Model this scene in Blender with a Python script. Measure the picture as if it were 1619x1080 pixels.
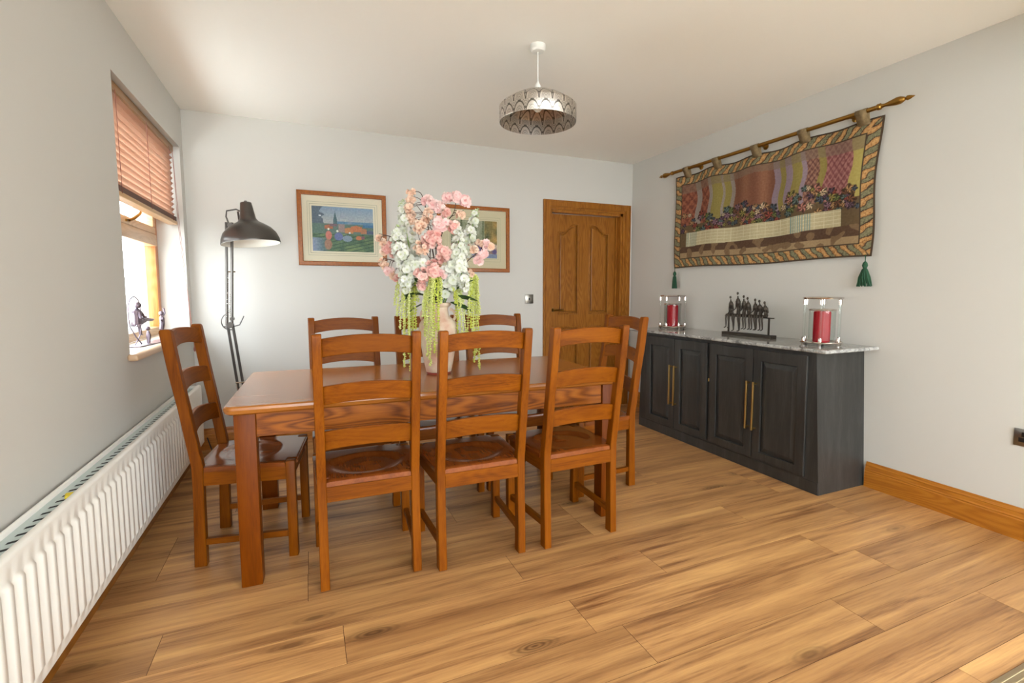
import bpy, bmesh, math, random
from mathutils import Vector, Matrix, Euler, noise as mnoise
PI = math.pi
sc = bpy.context.scene
col = sc.collection
for _o in list(bpy.data.objects): bpy.data.objects.remove(_o, do_unlink=True)
rnd = random.Random(7)

# ------------------------------------------------------------------ camera
YAW, PITCH, ROLL, F, CX, CY, CH = 0.40903, 0.08595, -0.00094, 776.97, 822.12, 526.41, 1.2325
fw = Vector((math.sin(YAW) * math.cos(PITCH), math.cos(YAW) * math.cos(PITCH), -math.sin(PITCH)))
rt = Vector((math.cos(YAW), -math.sin(YAW), 0)); up = rt.cross(fw)
r2 = rt * math.cos(ROLL) + up * math.sin(ROLL); u2 = up * math.cos(ROLL) - rt * math.sin(ROLL)
cam = bpy.data.cameras.new('camera'); camo = bpy.data.objects.new('camera', cam); col.objects.link(camo)
cam.sensor_width = 36; cam.lens = F / 1619 * 36; cam.clip_start = 0.02
cam.shift_x = (809.5 - CX) / 1619; cam.shift_y = (CY - 540) / 1619
camo.matrix_world = Matrix(((r2.x, u2.x, -fw.x, 0), (r2.y, u2.y, -fw.y, 0), (r2.z, u2.z, -fw.z, CH), (0, 0, 0, 1)))
sc.camera = camo

# ------------------------------------------------------------------ sky, light, exposure
sc.view_settings.view_transform = 'Standard'; sc.view_settings.look = 'None'
sc.view_settings.gamma = 1; sc.view_settings.use_curve_mapping = False
sc.view_settings.exposure = -0.28
world = bpy.data.worlds.new('daylight'); sc.world = world; world.use_nodes = True
wn = world.node_tree.nodes; wl = world.node_tree.links; wn.clear()
wo = wn.new('ShaderNodeOutputWorld'); wb = wn.new('ShaderNodeBackground'); wt = wn.new('ShaderNodeTexCoord')
wsx = wn.new('ShaderNodeSeparateXYZ'); wr = wn.new('ShaderNodeValToRGB')
wl.new(wt.outputs['Generated'], wsx.inputs[0]); wl.new(wsx.outputs['Z'], wr.inputs[0])
wmr = wn.new('ShaderNodeMapRange'); wmr.inputs[1].default_value = -0.2; wmr.inputs[2].default_value = 0.4
wl.new(wsx.outputs['Z'], wmr.inputs[0]); wl.new(wmr.outputs[0], wr.inputs[0])
wr.color_ramp.elements[0].color = (0.60, 0.61, 0.60, 1); wr.color_ramp.elements[1].color = (0.82, 0.92, 1.0, 1)
wl.new(wr.outputs[0], wb.inputs[0]); wb.inputs[1].default_value = 16.0; wl.new(wb.outputs[0], wo.inputs[0])

def area(name, loc, rot, sx, sy, power, color=(1, 1, 1), portal=False):
    l = bpy.data.lights.new(name, 'AREA'); l.shape = 'RECTANGLE'; l.size = sx; l.size_y = sy; l.energy = power; l.color = color
    o = bpy.data.objects.new(name, l); o.location = loc; o.rotation_euler = rot; col.objects.link(o)
    if portal: l.cycles.is_portal = True
    return o
# sky portal in the left window; added fill lamp behind camera lifts the ceiling
area('window_portal', (-1.12, 3.62, 1.6), (0, math.radians(-90), 0), 1.36, 1.36, 1, portal=True)
area('sunroom_fill', (1.2, -2.2, 0.95), (math.radians(104), 0, 0), 4.6, 1.6, 45, (0.9, 0.95, 1.0))

# ------------------------------------------------------------------ helpers
MATS = {}
def srgb(r, g, b):
    f = lambda c: (c / 255 / 12.92) if c / 255 <= 0.04045 else ((c / 255 + 0.055) / 1.055) ** 2.4
    return (f(r), f(g), f(b), 1)
def mat(name, color, rough=0.5, metal=0.0, bump=0.0, bscale=200, coat=0.0, var=0.0, vscale=4, spec=None, trans=0.0, ior=1.45, alpha=1.0, sub=0.0):
    if name in MATS: return MATS[name]
    m = bpy.data.materials.new(name); m.use_nodes = True; n = m.node_tree.nodes; l = m.node_tree.links
    p = n['Principled BSDF']; p.inputs['Base Color'].default_value = color; p.inputs['Roughness'].default_value = rough
    p.inputs['Metallic'].default_value = metal; p.inputs['Coat Weight'].default_value = coat; p.inputs['Coat Roughness'].default_value = 0.15
    p.inputs['Transmission Weight'].default_value = trans; p.inputs['IOR'].default_value = ior; p.inputs['Alpha'].default_value = alpha
    if spec is not None: p.inputs['Specular IOR Level'].default_value = spec
    if sub: p.inputs['Subsurface Weight'].default_value = sub; p.inputs['Subsurface Radius'].default_value = (0.01, 0.006, 0.004)
    if bump or var:
        tc = n.new('ShaderNodeTexCoord'); nz = n.new('ShaderNodeTexNoise'); nz.inputs['Scale'].default_value = bscale; nz.inputs['Detail'].default_value = 3
        l.new(tc.outputs['Object'], nz.inputs[0])
        if bump:
            b = n.new('ShaderNodeBump'); b.inputs['Strength'].default_value = bump; b.inputs['Distance'].default_value = 0.002
            l.new(nz.outputs[0], b.inputs['Height']); l.new(b.outputs[0], p.inputs['Normal'])
        if var:
            nv = n.new('ShaderNodeTexNoise'); nv.inputs['Scale'].default_value = vscale; nv.inputs['Detail'].default_value = 4
            l.new(tc.outputs['Object'], nv.inputs[0])
            hs = n.new('ShaderNodeHueSaturation'); hs.inputs['Color'].default_value = color
            mr = n.new('ShaderNodeMapRange'); mr.inputs[3].default_value = 1 - var; mr.inputs[4].default_value = 1 + var
            l.new(nv.outputs[0], mr.inputs[0]); l.new(mr.outputs[0], hs.inputs['Value']); l.new(hs.outputs[0], p.inputs['Base Color'])
    MATS[name] = m
    return m
def wood(name, dark, mid, light, grain='X', fig=1.0, rough=0.35, coat=0.2, rings=0.35, knots=0.0, objvar=0.08, contrast=1.0, spec=0.35, distort=0.25, across=15, fine=0.36, tone=0.0):
    """procedural timber: long streaks plus cathedral rings along the grain axis of the object's own coordinates"""
    if name in MATS: return MATS[name]
    m = bpy.data.materials.new(name); m.use_nodes = True; n = m.node_tree.nodes; l = m.node_tree.links
    p = n['Principled BSDF']; p.inputs['Specular IOR Level'].default_value = spec; p.inputs['Roughness'].default_value = rough; p.inputs['Coat Weight'].default_value = coat; p.inputs['Coat Roughness'].default_value = 0.22
    tc = n.new('ShaderNodeTexCoord'); oi = n.new('ShaderNodeObjectInfo')
    vm = n.new('ShaderNodeVectorMath'); vm.operation = 'SCALE'; vm.inputs[0].default_value = (17.3, 23.9, 31.7); l.new(oi.outputs['Random'], vm.inputs['Scale'])
    ad = n.new('ShaderNodeVectorMath'); ad.operation = 'ADD'; l.new(tc.outputs['Object'], ad.inputs[0]); l.new(vm.outputs[0], ad.inputs[1])
    def mp(al, ac):
        q = n.new('ShaderNodeMapping'); s = [ac, ac, ac]; s['XYZ'.index(grain)] = al; q.inputs['Scale'].default_value = s
        l.new(ad.outputs[0], q.inputs[0]); return q
    a = n.new('ShaderNodeTexNoise'); a.inputs['Scale'].default_value = 1; a.inputs['Detail'].default_value = 5; a.inputs['Roughness'].default_value = 0.6; a.inputs['Distortion'].default_value = distort
    l.new(mp(1.5 * fig, across * fig).outputs[0], a.inputs[0])
    b = n.new('ShaderNodeTexNoise'); b.inputs['Scale'].default_value = 1; b.inputs['Detail'].default_value = 3; b.inputs['Roughness'].default_value = 0.7
    l.new(mp(9 * fig, 210 * fig).outputs[0], b.inputs[0])
    c = n.new('ShaderNodeTexNoise'); c.inputs['Scale'].default_value = 1; c.inputs['Detail'].default_value = 1
    l.new(mp(0.9 * fig, 7 * fig).outputs[0], c.inputs[0])
    s = n.new('ShaderNodeMath'); s.operation = 'MULTIPLY'; s.inputs[1].default_value = 90; l.new(c.outputs[0], s.inputs[0])
    s2 = n.new('ShaderNodeMath'); s2.operation = 'SINE'; l.new(s.outputs[0], s2.inputs[0])
    s3 = n.new('ShaderNodeMapRange'); s3.inputs[1].default_value = -1; s3.inputs[2].default_value = 1; l.new(s2.outputs[0], s3.inputs[0])
    mx = n.new('ShaderNodeMix'); mx.data_type = 'FLOAT'; mx.inputs[0].default_value = rings; l.new(a.outputs[0], mx.inputs[2]); l.new(s3.outputs[0], mx.inputs[3])
    mx2 = n.new('ShaderNodeMix'); mx2.data_type = 'FLOAT'; mx2.inputs[0].default_value = fine; l.new(mx.outputs[0], mx2.inputs[2]); l.new(b.outputs[0], mx2.inputs[3])
    cr = n.new('ShaderNodeValToRGB'); e = cr.color_ramp.elements
    w = 0.22 / contrast
    e[0].position = 0.5 - w; e[0].color = dark; e[1].position = 0.5 + w; e[1].color = light; k = e.new(0.5); k.color = mid
    l.new(mx2.outputs[0], cr.inputs[0]); out = cr.outputs[0]
    if knots:
        v = n.new('ShaderNodeTexVoronoi'); v.inputs['Scale'].default_value = 1; v.inputs['Randomness'].default_value = 1
        l.new(mp(1.5, 4.6).outputs[0], v.inputs[0])
        km = n.new('ShaderNodeMapRange'); km.inputs[1].default_value = 0.03; km.inputs[2].default_value = 0.22; km.inputs[3].default_value = knots; km.inputs[4].default_value = 0; km.interpolation_type = 'SMOOTHSTEP'
        l.new(v.outputs['Distance'], km.inputs[0])
        wv = n.new('ShaderNodeMath'); wv.operation = 'MULTIPLY'; wv.inputs[1].default_value = 150; l.new(v.outputs['Distance'], wv.inputs[0])
        ws = n.new('ShaderNodeMath'); ws.operation = 'SINE'; l.new(wv.outputs[0], ws.inputs[0])
        wr_ = n.new('ShaderNodeMapRange'); wr_.inputs[1].default_value = -1; wr_.inputs[2].default_value = 1; wr_.inputs[3].default_value = 0.55; l.new(ws.outputs[0], wr_.inputs[0])
        kk = n.new('ShaderNodeMath'); kk.operation = 'MULTIPLY'; l.new(km.outputs[0], kk.inputs[0]); l.new(wr_.outputs[0], kk.inputs[1])
        mk = n.new('ShaderNodeMix'); mk.data_type = 'RGBA'; mk.inputs[7].default_value = tuple(x * 0.45 for x in dark[:3]) + (1,)
        l.new(kk.outputs[0], mk.inputs[0]); l.new(out, mk.inputs[6]); out = mk.outputs[2]
    if tone:
        tn = n.new('ShaderNodeTexNoise'); tn.inputs['Scale'].default_value = 1; tn.inputs['Detail'].default_value = 2
        l.new(mp(0.7 * fig, 0.6 * across * fig).outputs[0], tn.inputs[0])
        tr = n.new('ShaderNodeMapRange'); tr.inputs[1].default_value = 0.42; tr.inputs[2].default_value = 0.68; tr.inputs[3].default_value = 0; tr.inputs[4].default_value = tone; l.new(tn.outputs[0], tr.inputs[0])
        tm = n.new('ShaderNodeMix'); tm.data_type = 'RGBA'; tm.blend_type = 'MULTIPLY'; tm.inputs[7].default_value = (0.50, 0.42, 0.40, 1)
        l.new(tr.outputs[0], tm.inputs[0]); l.new(out, tm.inputs[6]); out = tm.outputs[2]
    hs = n.new('ShaderNodeHueSaturation'); mr = n.new('ShaderNodeMapRange'); mr.inputs[3].default_value = 1 - objvar; mr.inputs[4].default_value = 1 + objvar
    l.new(oi.outputs['Random'], mr.inputs[0]); l.new(mr.outputs[0], hs.inputs['Value']); l.new(out, hs.inputs['Color']); l.new(hs.outputs[0], p.inputs['Base Color'])
    bm_ = n.new('ShaderNodeBump'); bm_.inputs['Strength'].default_value = 0.12; bm_.inputs['Distance'].default_value = 0.001
    l.new(b.outputs[0], bm_.inputs['Height']); l.new(bm_.outputs[0], p.inputs['Normal'])
    MATS[name] = m
    return m
def painted(name, rough=0.8, coat=0.0, bump=0.0, bs=900):
    m = bpy.data.materials.new(name); m.use_nodes = True; n = m.node_tree.nodes; l = m.node_tree.links; p = n['Principled BSDF']
    a = n.new('ShaderNodeAttribute'); a.attribute_name = 'paint'; l.new(a.outputs['Color'], p.inputs['Base Color'])
    p.inputs['Roughness'].default_value = rough; p.inputs['Coat Weight'].default_value = coat; p.inputs['Coat Roughness'].default_value = 0.06
    if bump:
        tc = n.new('ShaderNodeTexCoord'); nz = n.new('ShaderNodeTexNoise'); nz.inputs['Scale'].default_value = bs; l.new(tc.outputs['Object'], nz.inputs[0])
        b = n.new('ShaderNodeBump'); b.inputs['Strength'].default_value = bump; b.inputs['Distance'].default_value = 0.001; l.new(nz.outputs[0], b.inputs['Height']); l.new(b.outputs[0], p.inputs['Normal'])
    return m

class MB:
    def __init__(s): s.v = []; s.f = []
    def add(s, vs, fs):
        o = len(s.v); s.v += [tuple(q) for q in vs]; s.f += [tuple(i + o for i in q) for q in fs]; return s
    def box(s, x0, x1, y0, y1, z0, z1, bev=0.0, seg=1, M=None):
        bm = bmesh.new(); bmesh.ops.create_cube(bm, size=1)
        for q in bm.verts: q.co = Vector(((x0 + x1) / 2 + q.co.x * (x1 - x0), (y0 + y1) / 2 + q.co.y * (y1 - y0), (z0 + z1) / 2 + q.co.z * (z1 - z0)))
        if bev: bmesh.ops.bevel(bm, geom=list(bm.edges), offset=min(bev, 0.45 * min(abs(x1 - x0), abs(y1 - y0), abs(z1 - z0))), segments=seg, affect='EDGES', profile=0.5)
        s.bm(bm, M); return s
    def bm(s, bm, M=None):
        bm.verts.index_update(); s.add([(M @ q.co) if M else q.co for q in bm.verts], [[w.index for w in f.verts] for f in bm.faces]); bm.free()
    def tube(s, pts, r, n=8, cap=True, closed=False):
        pts = [Vector(q) for q in pts]; rs = r if isinstance(r, (list, tuple)) else [r] * len(pts)
        N = len(pts); rings = []; prev = None
        for i, q in enumerate(pts):
            if closed: t = (pts[(i + 1) % N] - pts[i - 1])
            else: t = pts[min(i + 1, N - 1)] - pts[max(i - 1, 0)]
            t = t.normalized() if t.length > 1e-9 else Vector((0, 0, 1))
            if prev is None:
                a = Vector((0, 0, 1)) if abs(t.z) < 0.9 else Vector((1, 0, 0)); u = t.cross(a).normalized()
            else:
                u = prev - t * prev.dot(t); u = u.normalized() if u.length > 1e-6 else t.orthogonal().normalized()
            prev = u; w = t.cross(u)
            rings.append([q + (u * math.cos(2 * PI * k / n) + w * math.sin(2 * PI * k / n)) * rs[i] for k in range(n)])
        vs = [p for rg in rings for p in rg]; fs = []
        for i in range(N if closed else N - 1):
            a = i * n; b = ((i + 1) % N) * n
            for k in range(n): fs.append((a + k, a + (k + 1) % n, b + (k + 1) % n, b + k))
        if cap and not closed:
            fs.append(tuple(range(n - 1, -1, -1))); fs.append(tuple((N - 1) * n + k for k in range(n)))
        s.add(vs, fs); return s
    def lathe(s, prof, n=24, c=(0, 0, 0), M=None, capb=True, capt=True):
        vs = []; fs = []
        for (r, z) in prof:
            for k in range(n): 
                q = Vector((r * math.cos(2 * PI * k / n), r * math.sin(2 * PI * k / n), z))
                vs.append((M @ q if M else q) + Vector(c))
        for i in range(len(prof) - 1):
            for k in range(n): fs.append((i * n + k, i * n + (k + 1) % n, (i + 1) * n + (k + 1) % n, (i + 1) * n + k))
        if capb: fs.append(tuple(range(n - 1, -1, -1)))
        if capt: fs.append(tuple((len(prof) - 1) * n + k for k in range(n)))
        s.add(vs, fs); return s
    def ball(s, c, r, sub=1, sc_=(1, 1, 1)):
        bm = bmesh.new(); bmesh.ops.create_icosphere(bm, subdivisions=sub, radius=1)
        for q in bm.verts: q.co = Vector((q.co.x * r * sc_[0] + c[0], q.co.y * r * sc_[1] + c[1], q.co.z * r * sc_[2] + c[2]))
        s.bm(bm); return s
    def grid(s, P, nu, nv):
        vs = [P(i / (nu - 1), j / (nv - 1)) for j in range(nv) for i in range(nu)]
        s.add(vs, [(j * nu + i, j * nu + i + 1, (j + 1) * nu + i + 1, (j + 1) * nu + i) for j in range(nv - 1) for i in range(nu - 1)]); return s
    def prism(s, pts, y0, y1, axis='Y', bev=0.0):
        """polygon pts (a,b) extruded; axis Y: a=x b=z, axis X: a=y b=z, axis Z: a=x b=y"""
        bm = bmesh.new()
        f = {'Y': lambda a, b, c: (a, c, b), 'X': lambda a, b, c: (c, a, b), 'Z': lambda a, b, c: (a, b, c)}[axis]
        v0 = [bm.verts.new(f(a, b, y0)) for a, b in pts]; v1 = [bm.verts.new(f(a, b, y1)) for a, b in pts]
        n = len(pts); bm.faces.new(v0); bm.faces.new(v1[::-1])
        for i in range(n): bm.faces.new((v0[i], v1[i], v1[(i + 1) % n], v0[(i + 1) % n]))
        bmesh.ops.recalc_face_normals(bm, faces=bm.faces)
        if bev: bmesh.ops.bevel(bm, geom=list(bm.edges), offset=bev, segments=1, affect='EDGES')
        s.bm(bm); return s
    def mesh(s, name, smooth=True, ang=35):
        me = bpy.data.meshes.new(name); me.from_pydata(s.v, [], s.f); me.update()
        bm = bmesh.new(); bm.from_mesh(me); bmesh.ops.recalc_face_normals(bm, faces=bm.faces); bm.to_mesh(me); bm.free()
        if smooth:
            for q in me.polygons: q.use_smooth = True
            me.set_sharp_from_angle(angle=math.radians(ang))
        return me
    def build(s, name, m, parent=None, smooth=True, ang=35, **k):
        return put(name, s.mesh(name, smooth, ang), m, parent, **k)
def put(name, me, m, parent=None, loc=None, rot=None, label=None, kind=None):
    if m is not None and not me.materials: me.materials.append(m)
    o = bpy.data.objects.new(name, me); col.objects.link(o)
    if parent: o.parent = parent
    if loc is not None: o.location = loc
    if rot is not None: o.rotation_euler = rot
    if label: o['label'] = label
    if kind: o['kind'] = kind
    return o
def tag(o, label, cat, group=None, kind=None):
    o['label'] = label; o['category'] = cat
    if group: o['group'] = group
    if kind: o['kind'] = kind
    return o
def thing(name, label, cat, loc=(0, 0, 0), rz=0, group=None):
    o = bpy.data.objects.new(name, None); o.empty_display_size = 0.1; col.objects.link(o); o.location = loc; o.rotation_euler = (0, 0, rz)
    return tag(o, label, cat, group)
def struct(name, mb, m, parent=None, **k):
    o = mb.build(name, m, parent, **k)
    if not parent: o['kind'] = 'structure'
    return o
def kids(o): return [c for c in bpy.data.objects if c.parent == o]
def dup(o, parent=None):
    c = o.copy(); col.objects.link(c); c.parent = parent
    for ch in kids(o): dup(ch, c)
    return c
def plate(outer, holes, depth, bevel=0.0, res=1):
    """flat plate with cut-outs in the XY plane, extruded +-depth/2 in Z"""
    cu = bpy.data.curves.new('plate', 'CURVE'); cu.dimensions = '2D'; cu.fill_mode = 'BOTH'
    cu.extrude = max(depth / 2 - bevel, 0.0001); cu.bevel_depth = bevel; cu.bevel_resolution = res; cu.offset = -bevel
    for poly in [outer] + holes:
        sp = cu.splines.new('POLY'); sp.points.add(len(poly) - 1); sp.use_cyclic_u = True
        for i, (a, b) in enumerate(poly): sp.points[i].co = (a, b, 0, 1)
    o = bpy.data.objects.new('plate', cu); col.objects.link(o)
    dg = bpy.context.evaluated_depsgraph_get(); me = bpy.data.meshes.new_from_object(o.evaluated_get(dg))
    bpy.data.objects.remove(o); bpy.data.curves.remove(cu)
    me.materials.clear()
    for q in me.polygons: q.use_smooth = True
    me.set_sharp_from_angle(angle=math.radians(30))
    return me
def bake_mod(o):
    dg = bpy.context.evaluated_depsgraph_get(); me = bpy.data.meshes.new_from_object(o.evaluated_get(dg)); o.modifiers.clear(); o.data = me
def xform(me, M): me.transform(M); me.update(); return me
def rect(a0, a1, b0, b1): return [(a0, b0), (a1, b0), (a1, b1), (a0, b1)]
def paint_mesh(me, fn, key):
    ca = me.color_attributes.new('paint', 'FLOAT_COLOR', 'POINT'); buf = []
    for q in me.vertices:
        c = fn(*key(q.co)); buf += list(srgb(*c))
    ca.data.foreach_set('color', buf)

# ------------------------------------------------------------------ materials
M_wall = mat('wall_paint', srgb(204, 201, 194), 0.75, bump=0.05, bscale=350)
M_ceil = mat('ceiling_paint', srgb(244, 240, 232), 0.85, bump=0.04, bscale=300)
M_white = mat('white_paint', srgb(232, 230, 224), 0.4)
M_rad = mat('radiator_enamel', srgb(238, 234, 226), 0.35)
M_grille = mat('grille_enamel', srgb(196, 208, 205), 0.45)
M_dark = mat('dark_void', srgb(40, 44, 46), 0.8)
CH_D, CH_M, CH_L = srgb(84, 36, 0), srgb(124, 64, 2), srgb(142, 80, 6)
W_chx = wood('chair_oak_across', CH_D, CH_M, CH_L, 'X', 1.3, 0.42, 0.0, 0.10, 0.6, spec=0.15, tone=0.35)
W_chz = wood('chair_oak_upright', CH_D, CH_M, CH_L, 'Z', 1.3, 0.42, 0.0, 0.06, spec=0.15, tone=0.35)
W_chy = wood('chair_oak_lengthwise', CH_D, CH_M, CH_L, 'Y', 1.3, 0.42, 0.0, 0.06, spec=0.15, tone=0.35)
W_seat = wood('chair_seat_oak', srgb(96, 44, 12), srgb(126, 64, 22), srgb(142, 78, 32), 'Y', 1.0, 0.2, 0.4, 0.06)
W_top = wood('table_top_oak', srgb(120, 66, 20), srgb(150, 90, 34), srgb(166, 106, 46), 'X', 0.9, 0.25, 0.3, 0.08)
W_apr = wood('table_apron_oak', srgb(84, 38, 2), srgb(136, 72, 12), srgb(160, 92, 22), 'X', 1.5, 0.4, 0.1, 0.4, spec=0.2)
W_leg = wood('table_leg_oak', srgb(80, 34, 0), srgb(108, 50, 0), srgb(122, 62, 2), 'Z', 1.3, 0.42, 0.0, 0.05, spec=0.15)
W_floor = wood('floor_oak_laminate', srgb(128, 84, 50), srgb(192, 142, 90), srgb(218, 168, 106), 'X', 0.62, 0.36, 0.1, 0.04, 0.85, 0.10, contrast=1.35, distort=0.5, across=26, fine=0.3, tone=0.62)
W_doorz = wood('door_oak_upright', srgb(120, 70, 20), srgb(146, 90, 28), srgb(164, 108, 40), 'Z', 1.6, 0.4, 0.1, 0.25, spec=0.2)
W_doorx = wood('door_oak_across', srgb(134, 82, 30), srgb(162, 104, 42), srgb(182, 124, 58), 'X', 1.6, 0.35, 0.3, 0.25)
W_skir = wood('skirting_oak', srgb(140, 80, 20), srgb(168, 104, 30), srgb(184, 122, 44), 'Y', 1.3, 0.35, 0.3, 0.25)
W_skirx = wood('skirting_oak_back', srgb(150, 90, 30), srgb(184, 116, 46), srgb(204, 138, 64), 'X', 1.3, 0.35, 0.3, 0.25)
W_win = wood('window_hardwood', srgb(150, 84, 34), srgb(188, 116, 56), srgb(206, 140, 80), 'Z', 1.5, 0.35, 0.3, 0.2)
W_wint = wood('window_hardwood_rail', srgb(176, 134, 92), srgb(206, 168, 124), srgb(220, 186, 146), 'Y', 1.5, 0.35, 0.3, 0.2)
M_blind = mat('blind_slat', srgb(186, 142, 114), 0.45, var=0.08, vscale=6)
_n = M_blind.node_tree; _p = _n.nodes['Principled BSDF']; _tr = _n.nodes.new('ShaderNodeBsdfTranslucent'); _tr.inputs[0].default_value = srgb(252, 226, 206)
_mx = _n.nodes.new('ShaderNodeMixShader'); _mx.inputs[0].default_value = 0.4; _n.links.new(_p.outputs[0], _mx.inputs[1]); _n.links.new(_tr.outputs[0], _mx.inputs[2])
_n.links.new(_mx.outputs[0], _n.nodes['Material Output'].inputs[0])
M_blindr = mat('blind_rail', srgb(112, 70, 50), 0.4)
M_blindl = mat('blind_bottom', srgb(206, 166, 120), 0.4)
M_sill = mat('sill_stone', srgb(226, 210, 190), 0.25, var=0.05, vscale=8)
M_silln = mat('sill_nosing', srgb(206, 172, 138), 0.3)
M_chrome = mat('chrome', srgb(215, 208, 202), 0.08, 1.0)
M_brass = mat('brushed_brass', srgb(196, 166, 104), 0.28, 1.0)
M_abrass = mat('aged_brass', srgb(150, 112, 52), 0.3, 1.0, var=0.15, vscale=12)
M_nickel = mat('brushed_nickel', srgb(150, 146, 138), 0.3, 1.0)
M_bronze = mat('dark_bronze', srgb(72, 64, 56), 0.42, 0.6, bump=0.8, bscale=260, var=0.25, vscale=40)
M_lamp = mat('lamp_graphite', srgb(92, 88, 84), 0.3, 0.75)
M_lampin = mat('lamp_inside', srgb(235, 228, 215), 0.5)
M_glass = mat('clear_glass', (0.97, 0.99, 0.98, 1), 0.0, trans=1.0, ior=1.45)
M_candle = mat('red_wax', srgb(168, 6, 28), 0.6, bump=0.15, bscale=60, spec=0.2)
M_wick = mat('wick', srgb(40, 30, 26), 0.9)
M_green = mat('leaf_green', srgb(44, 78, 34), 0.45, var=0.3, vscale=30)
M_tassel = mat('tassel_green', srgb(34, 74, 50), 0.8, bump=0.6, bscale=400, var=0.3, vscale=90)
M_twig = mat('twig_brown', srgb(78, 54, 46), 0.8, bump=0.5, bscale=300)
M_stem = mat('flower_stem', srgb(130, 160, 60), 0.6)
M_yellow = mat('yellow_card', srgb(232, 208, 60), 0.7)

# thin glass: transparent with a reflection that grows towards grazing angles
def thin_glass(name, tint=(1, 1, 1, 1), base=0.04, graze=0.5):
    m = bpy.data.materials.new(name); m.use_nodes = True; n = m.node_tree.nodes; l = m.node_tree.links; n.clear()
    o = n.new('ShaderNodeOutputMaterial'); t = n.new('ShaderNodeBsdfTransparent'); t.inputs[0].default_value = tint; g = n.new('ShaderNodeBsdfGlossy'); g.inputs['Roughness'].default_value = 0.02
    w = n.new('ShaderNodeLayerWeight'); w.inputs[0].default_value = 0.5
    p = n.new('ShaderNodeMath'); p.operation = 'POWER'; p.inputs[1].default_value = 4; l.new(w.outputs['Facing'], p.inputs[0])
    r = n.new('ShaderNodeMapRange'); r.inputs[3].default_value = base; r.inputs[4].default_value = graze; l.new(p.outputs[0], r.inputs[0])
    x = n.new('ShaderNodeMixShader'); l.new(r.outputs[0], x.inputs[0]); l.new(t.outputs[0], x.inputs[1]); l.new(g.outputs[0], x.inputs[2]); l.new(x.outputs[0], o.inputs[0])
    return m
M_pane = thin_glass('window_pane', base=0.012, graze=0.3)
M_pglass = bpy.data.materials.new('picture_glass'); M_pglass.use_nodes = True
_n = M_pglass.node_tree; _n.nodes.clear(); _t = _n.nodes.new('ShaderNodeBsdfTransparent'); _t.inputs[0].default_value = (0.97, 0.98, 0.97, 1); _o = _n.nodes.new('ShaderNodeOutputMaterial'); _n.links.new(_t.outputs[0], _o.inputs[0])
M_glassthin = thin_glass('thin_glass', (0.95, 0.97, 0.96, 1), 0.03, 0.6)

# ------------------------------------------------------------------ room shell
XL, XR, D, H, YF = -0.80, 3.211, 4.406, 2.558, 0.72
T = 0.3
# floor sub-base with planks as its parts
fl = struct('floor', MB().box(XL - T, XR + 0.1, YF - 0.02, D + 0.3, -0.12, -0.0009), mat('floor_underlay', srgb(92, 60, 36), 0.9), smooth=False)
PW, PL = 0.2046, 1.3265
joint = {0: 1.884, 1: 2.355, 2: 0.92, 3: 1.408, 4: 0.811, 5: 0.0, 6: 1.293, 7: -0.632, 8: 2.02, -1: 2.48}
joint[5] = -0.036
k = -2
while 1.0183 + k * PW < D + 0.05:
    y0 = 1.0183 + k * PW; y1 = min(y0 + PW, D + 0.05); y0c = max(y0, YF + 0.02)
    j = joint.get(k, (k * 0.47 + 0.2) % PL)
    if y1 - y0c > 0.02:
        x = j - math.ceil((j - (XL - 0.05)) / PL) * PL
        while x < XR + 0.02:
            a = max(x, XL - 0.02); b = min(x + PL, XR + 0.03)
            if b - a > 0.03:
                cx, cy = (a + b) / 2, (y0c + y1) / 2; g = 0.0011
                pl = MB().box(a - cx + g, b - cx - g, y0c - cy + g, y1 - cy - g, -0.011, 0.0)
                pl.build('plank', W_floor, fl, loc=(cx, cy, 0), ang=20)
            x += PL
    k += 1
thr = MB().box(-0.72, XR - 0.02, 0.672, 0.738, -0.004, 0.006, 0.003, 2)
for i in range(3): thr.box(-0.72, XR - 0.02, 0.684 + i * 0.018, 0.69 + i * 0.018, 0.005, 0.0075, 0.001)
tag(thr.build('threshold_strip', mat('threshold_metal', srgb(190, 172, 140), 0.3, 0.9)), 'brushed metal threshold strip across the floor in the bottom right corner', 'threshold')
struct('floor_sunroom', MB().box(-1.6, 4.2, -2.6, 0.70, -0.12, -0.002), mat('sunroom_tile', srgb(196, 176, 148), 0.35, var=0.08), smooth=False)
# left wall with window opening
WY0, WY1, WZ0, WZ1 = 2.945, 4.305, 0.925, 2.262
def yz(rects):
    mb = MB()
    for (a, b, c, d) in rects: mb.box(XL - T, XL, a, b, c, d)
    return mb
holes = [(WY0, WZ0 - 0.03), (WY1, WZ0 - 0.03), (WY1, WZ1), (WY0, WZ1)]
me = plate(rect(YF - 0.2, D + 0.3, 0, H), [holes], T)
me.transform(Matrix(((0, 0, 1, XL - T / 2), (1, 0, 0, 0), (0, 1, 0, 0), (0, 0, 0, 1))))
put('wall_left', me, M_wall, kind='structure')
# back wall with door opening
DX0, DX1, DZ = 2.245, 3.093, 2.035
me = plate([(XL - 0.01, 0), (DX0, 0), (DX0, DZ), (DX1, DZ), (DX1, 0), (XR + 0.2, 0), (XR + 0.2, H), (XL - 0.01, H)], [], 0.16)
me.transform(Matrix(((1, 0, 0, 0), (0, 0, 1, D + 0.08), (0, 1, 0, 0), (0, 0, 0, 1))))
put('wall_back', me, M_wall, kind='structure')
struct('wall_right', MB().box(XR, XR + 0.15, -0.2 + 0.5, D, 0, H), M_wall, smooth=False)
struct('ceiling', MB().box(XL - T, XR + 0.15, YF - 0.3, D + 0.3, H, H + 0.12), M_ceil, smooth=False)
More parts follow.
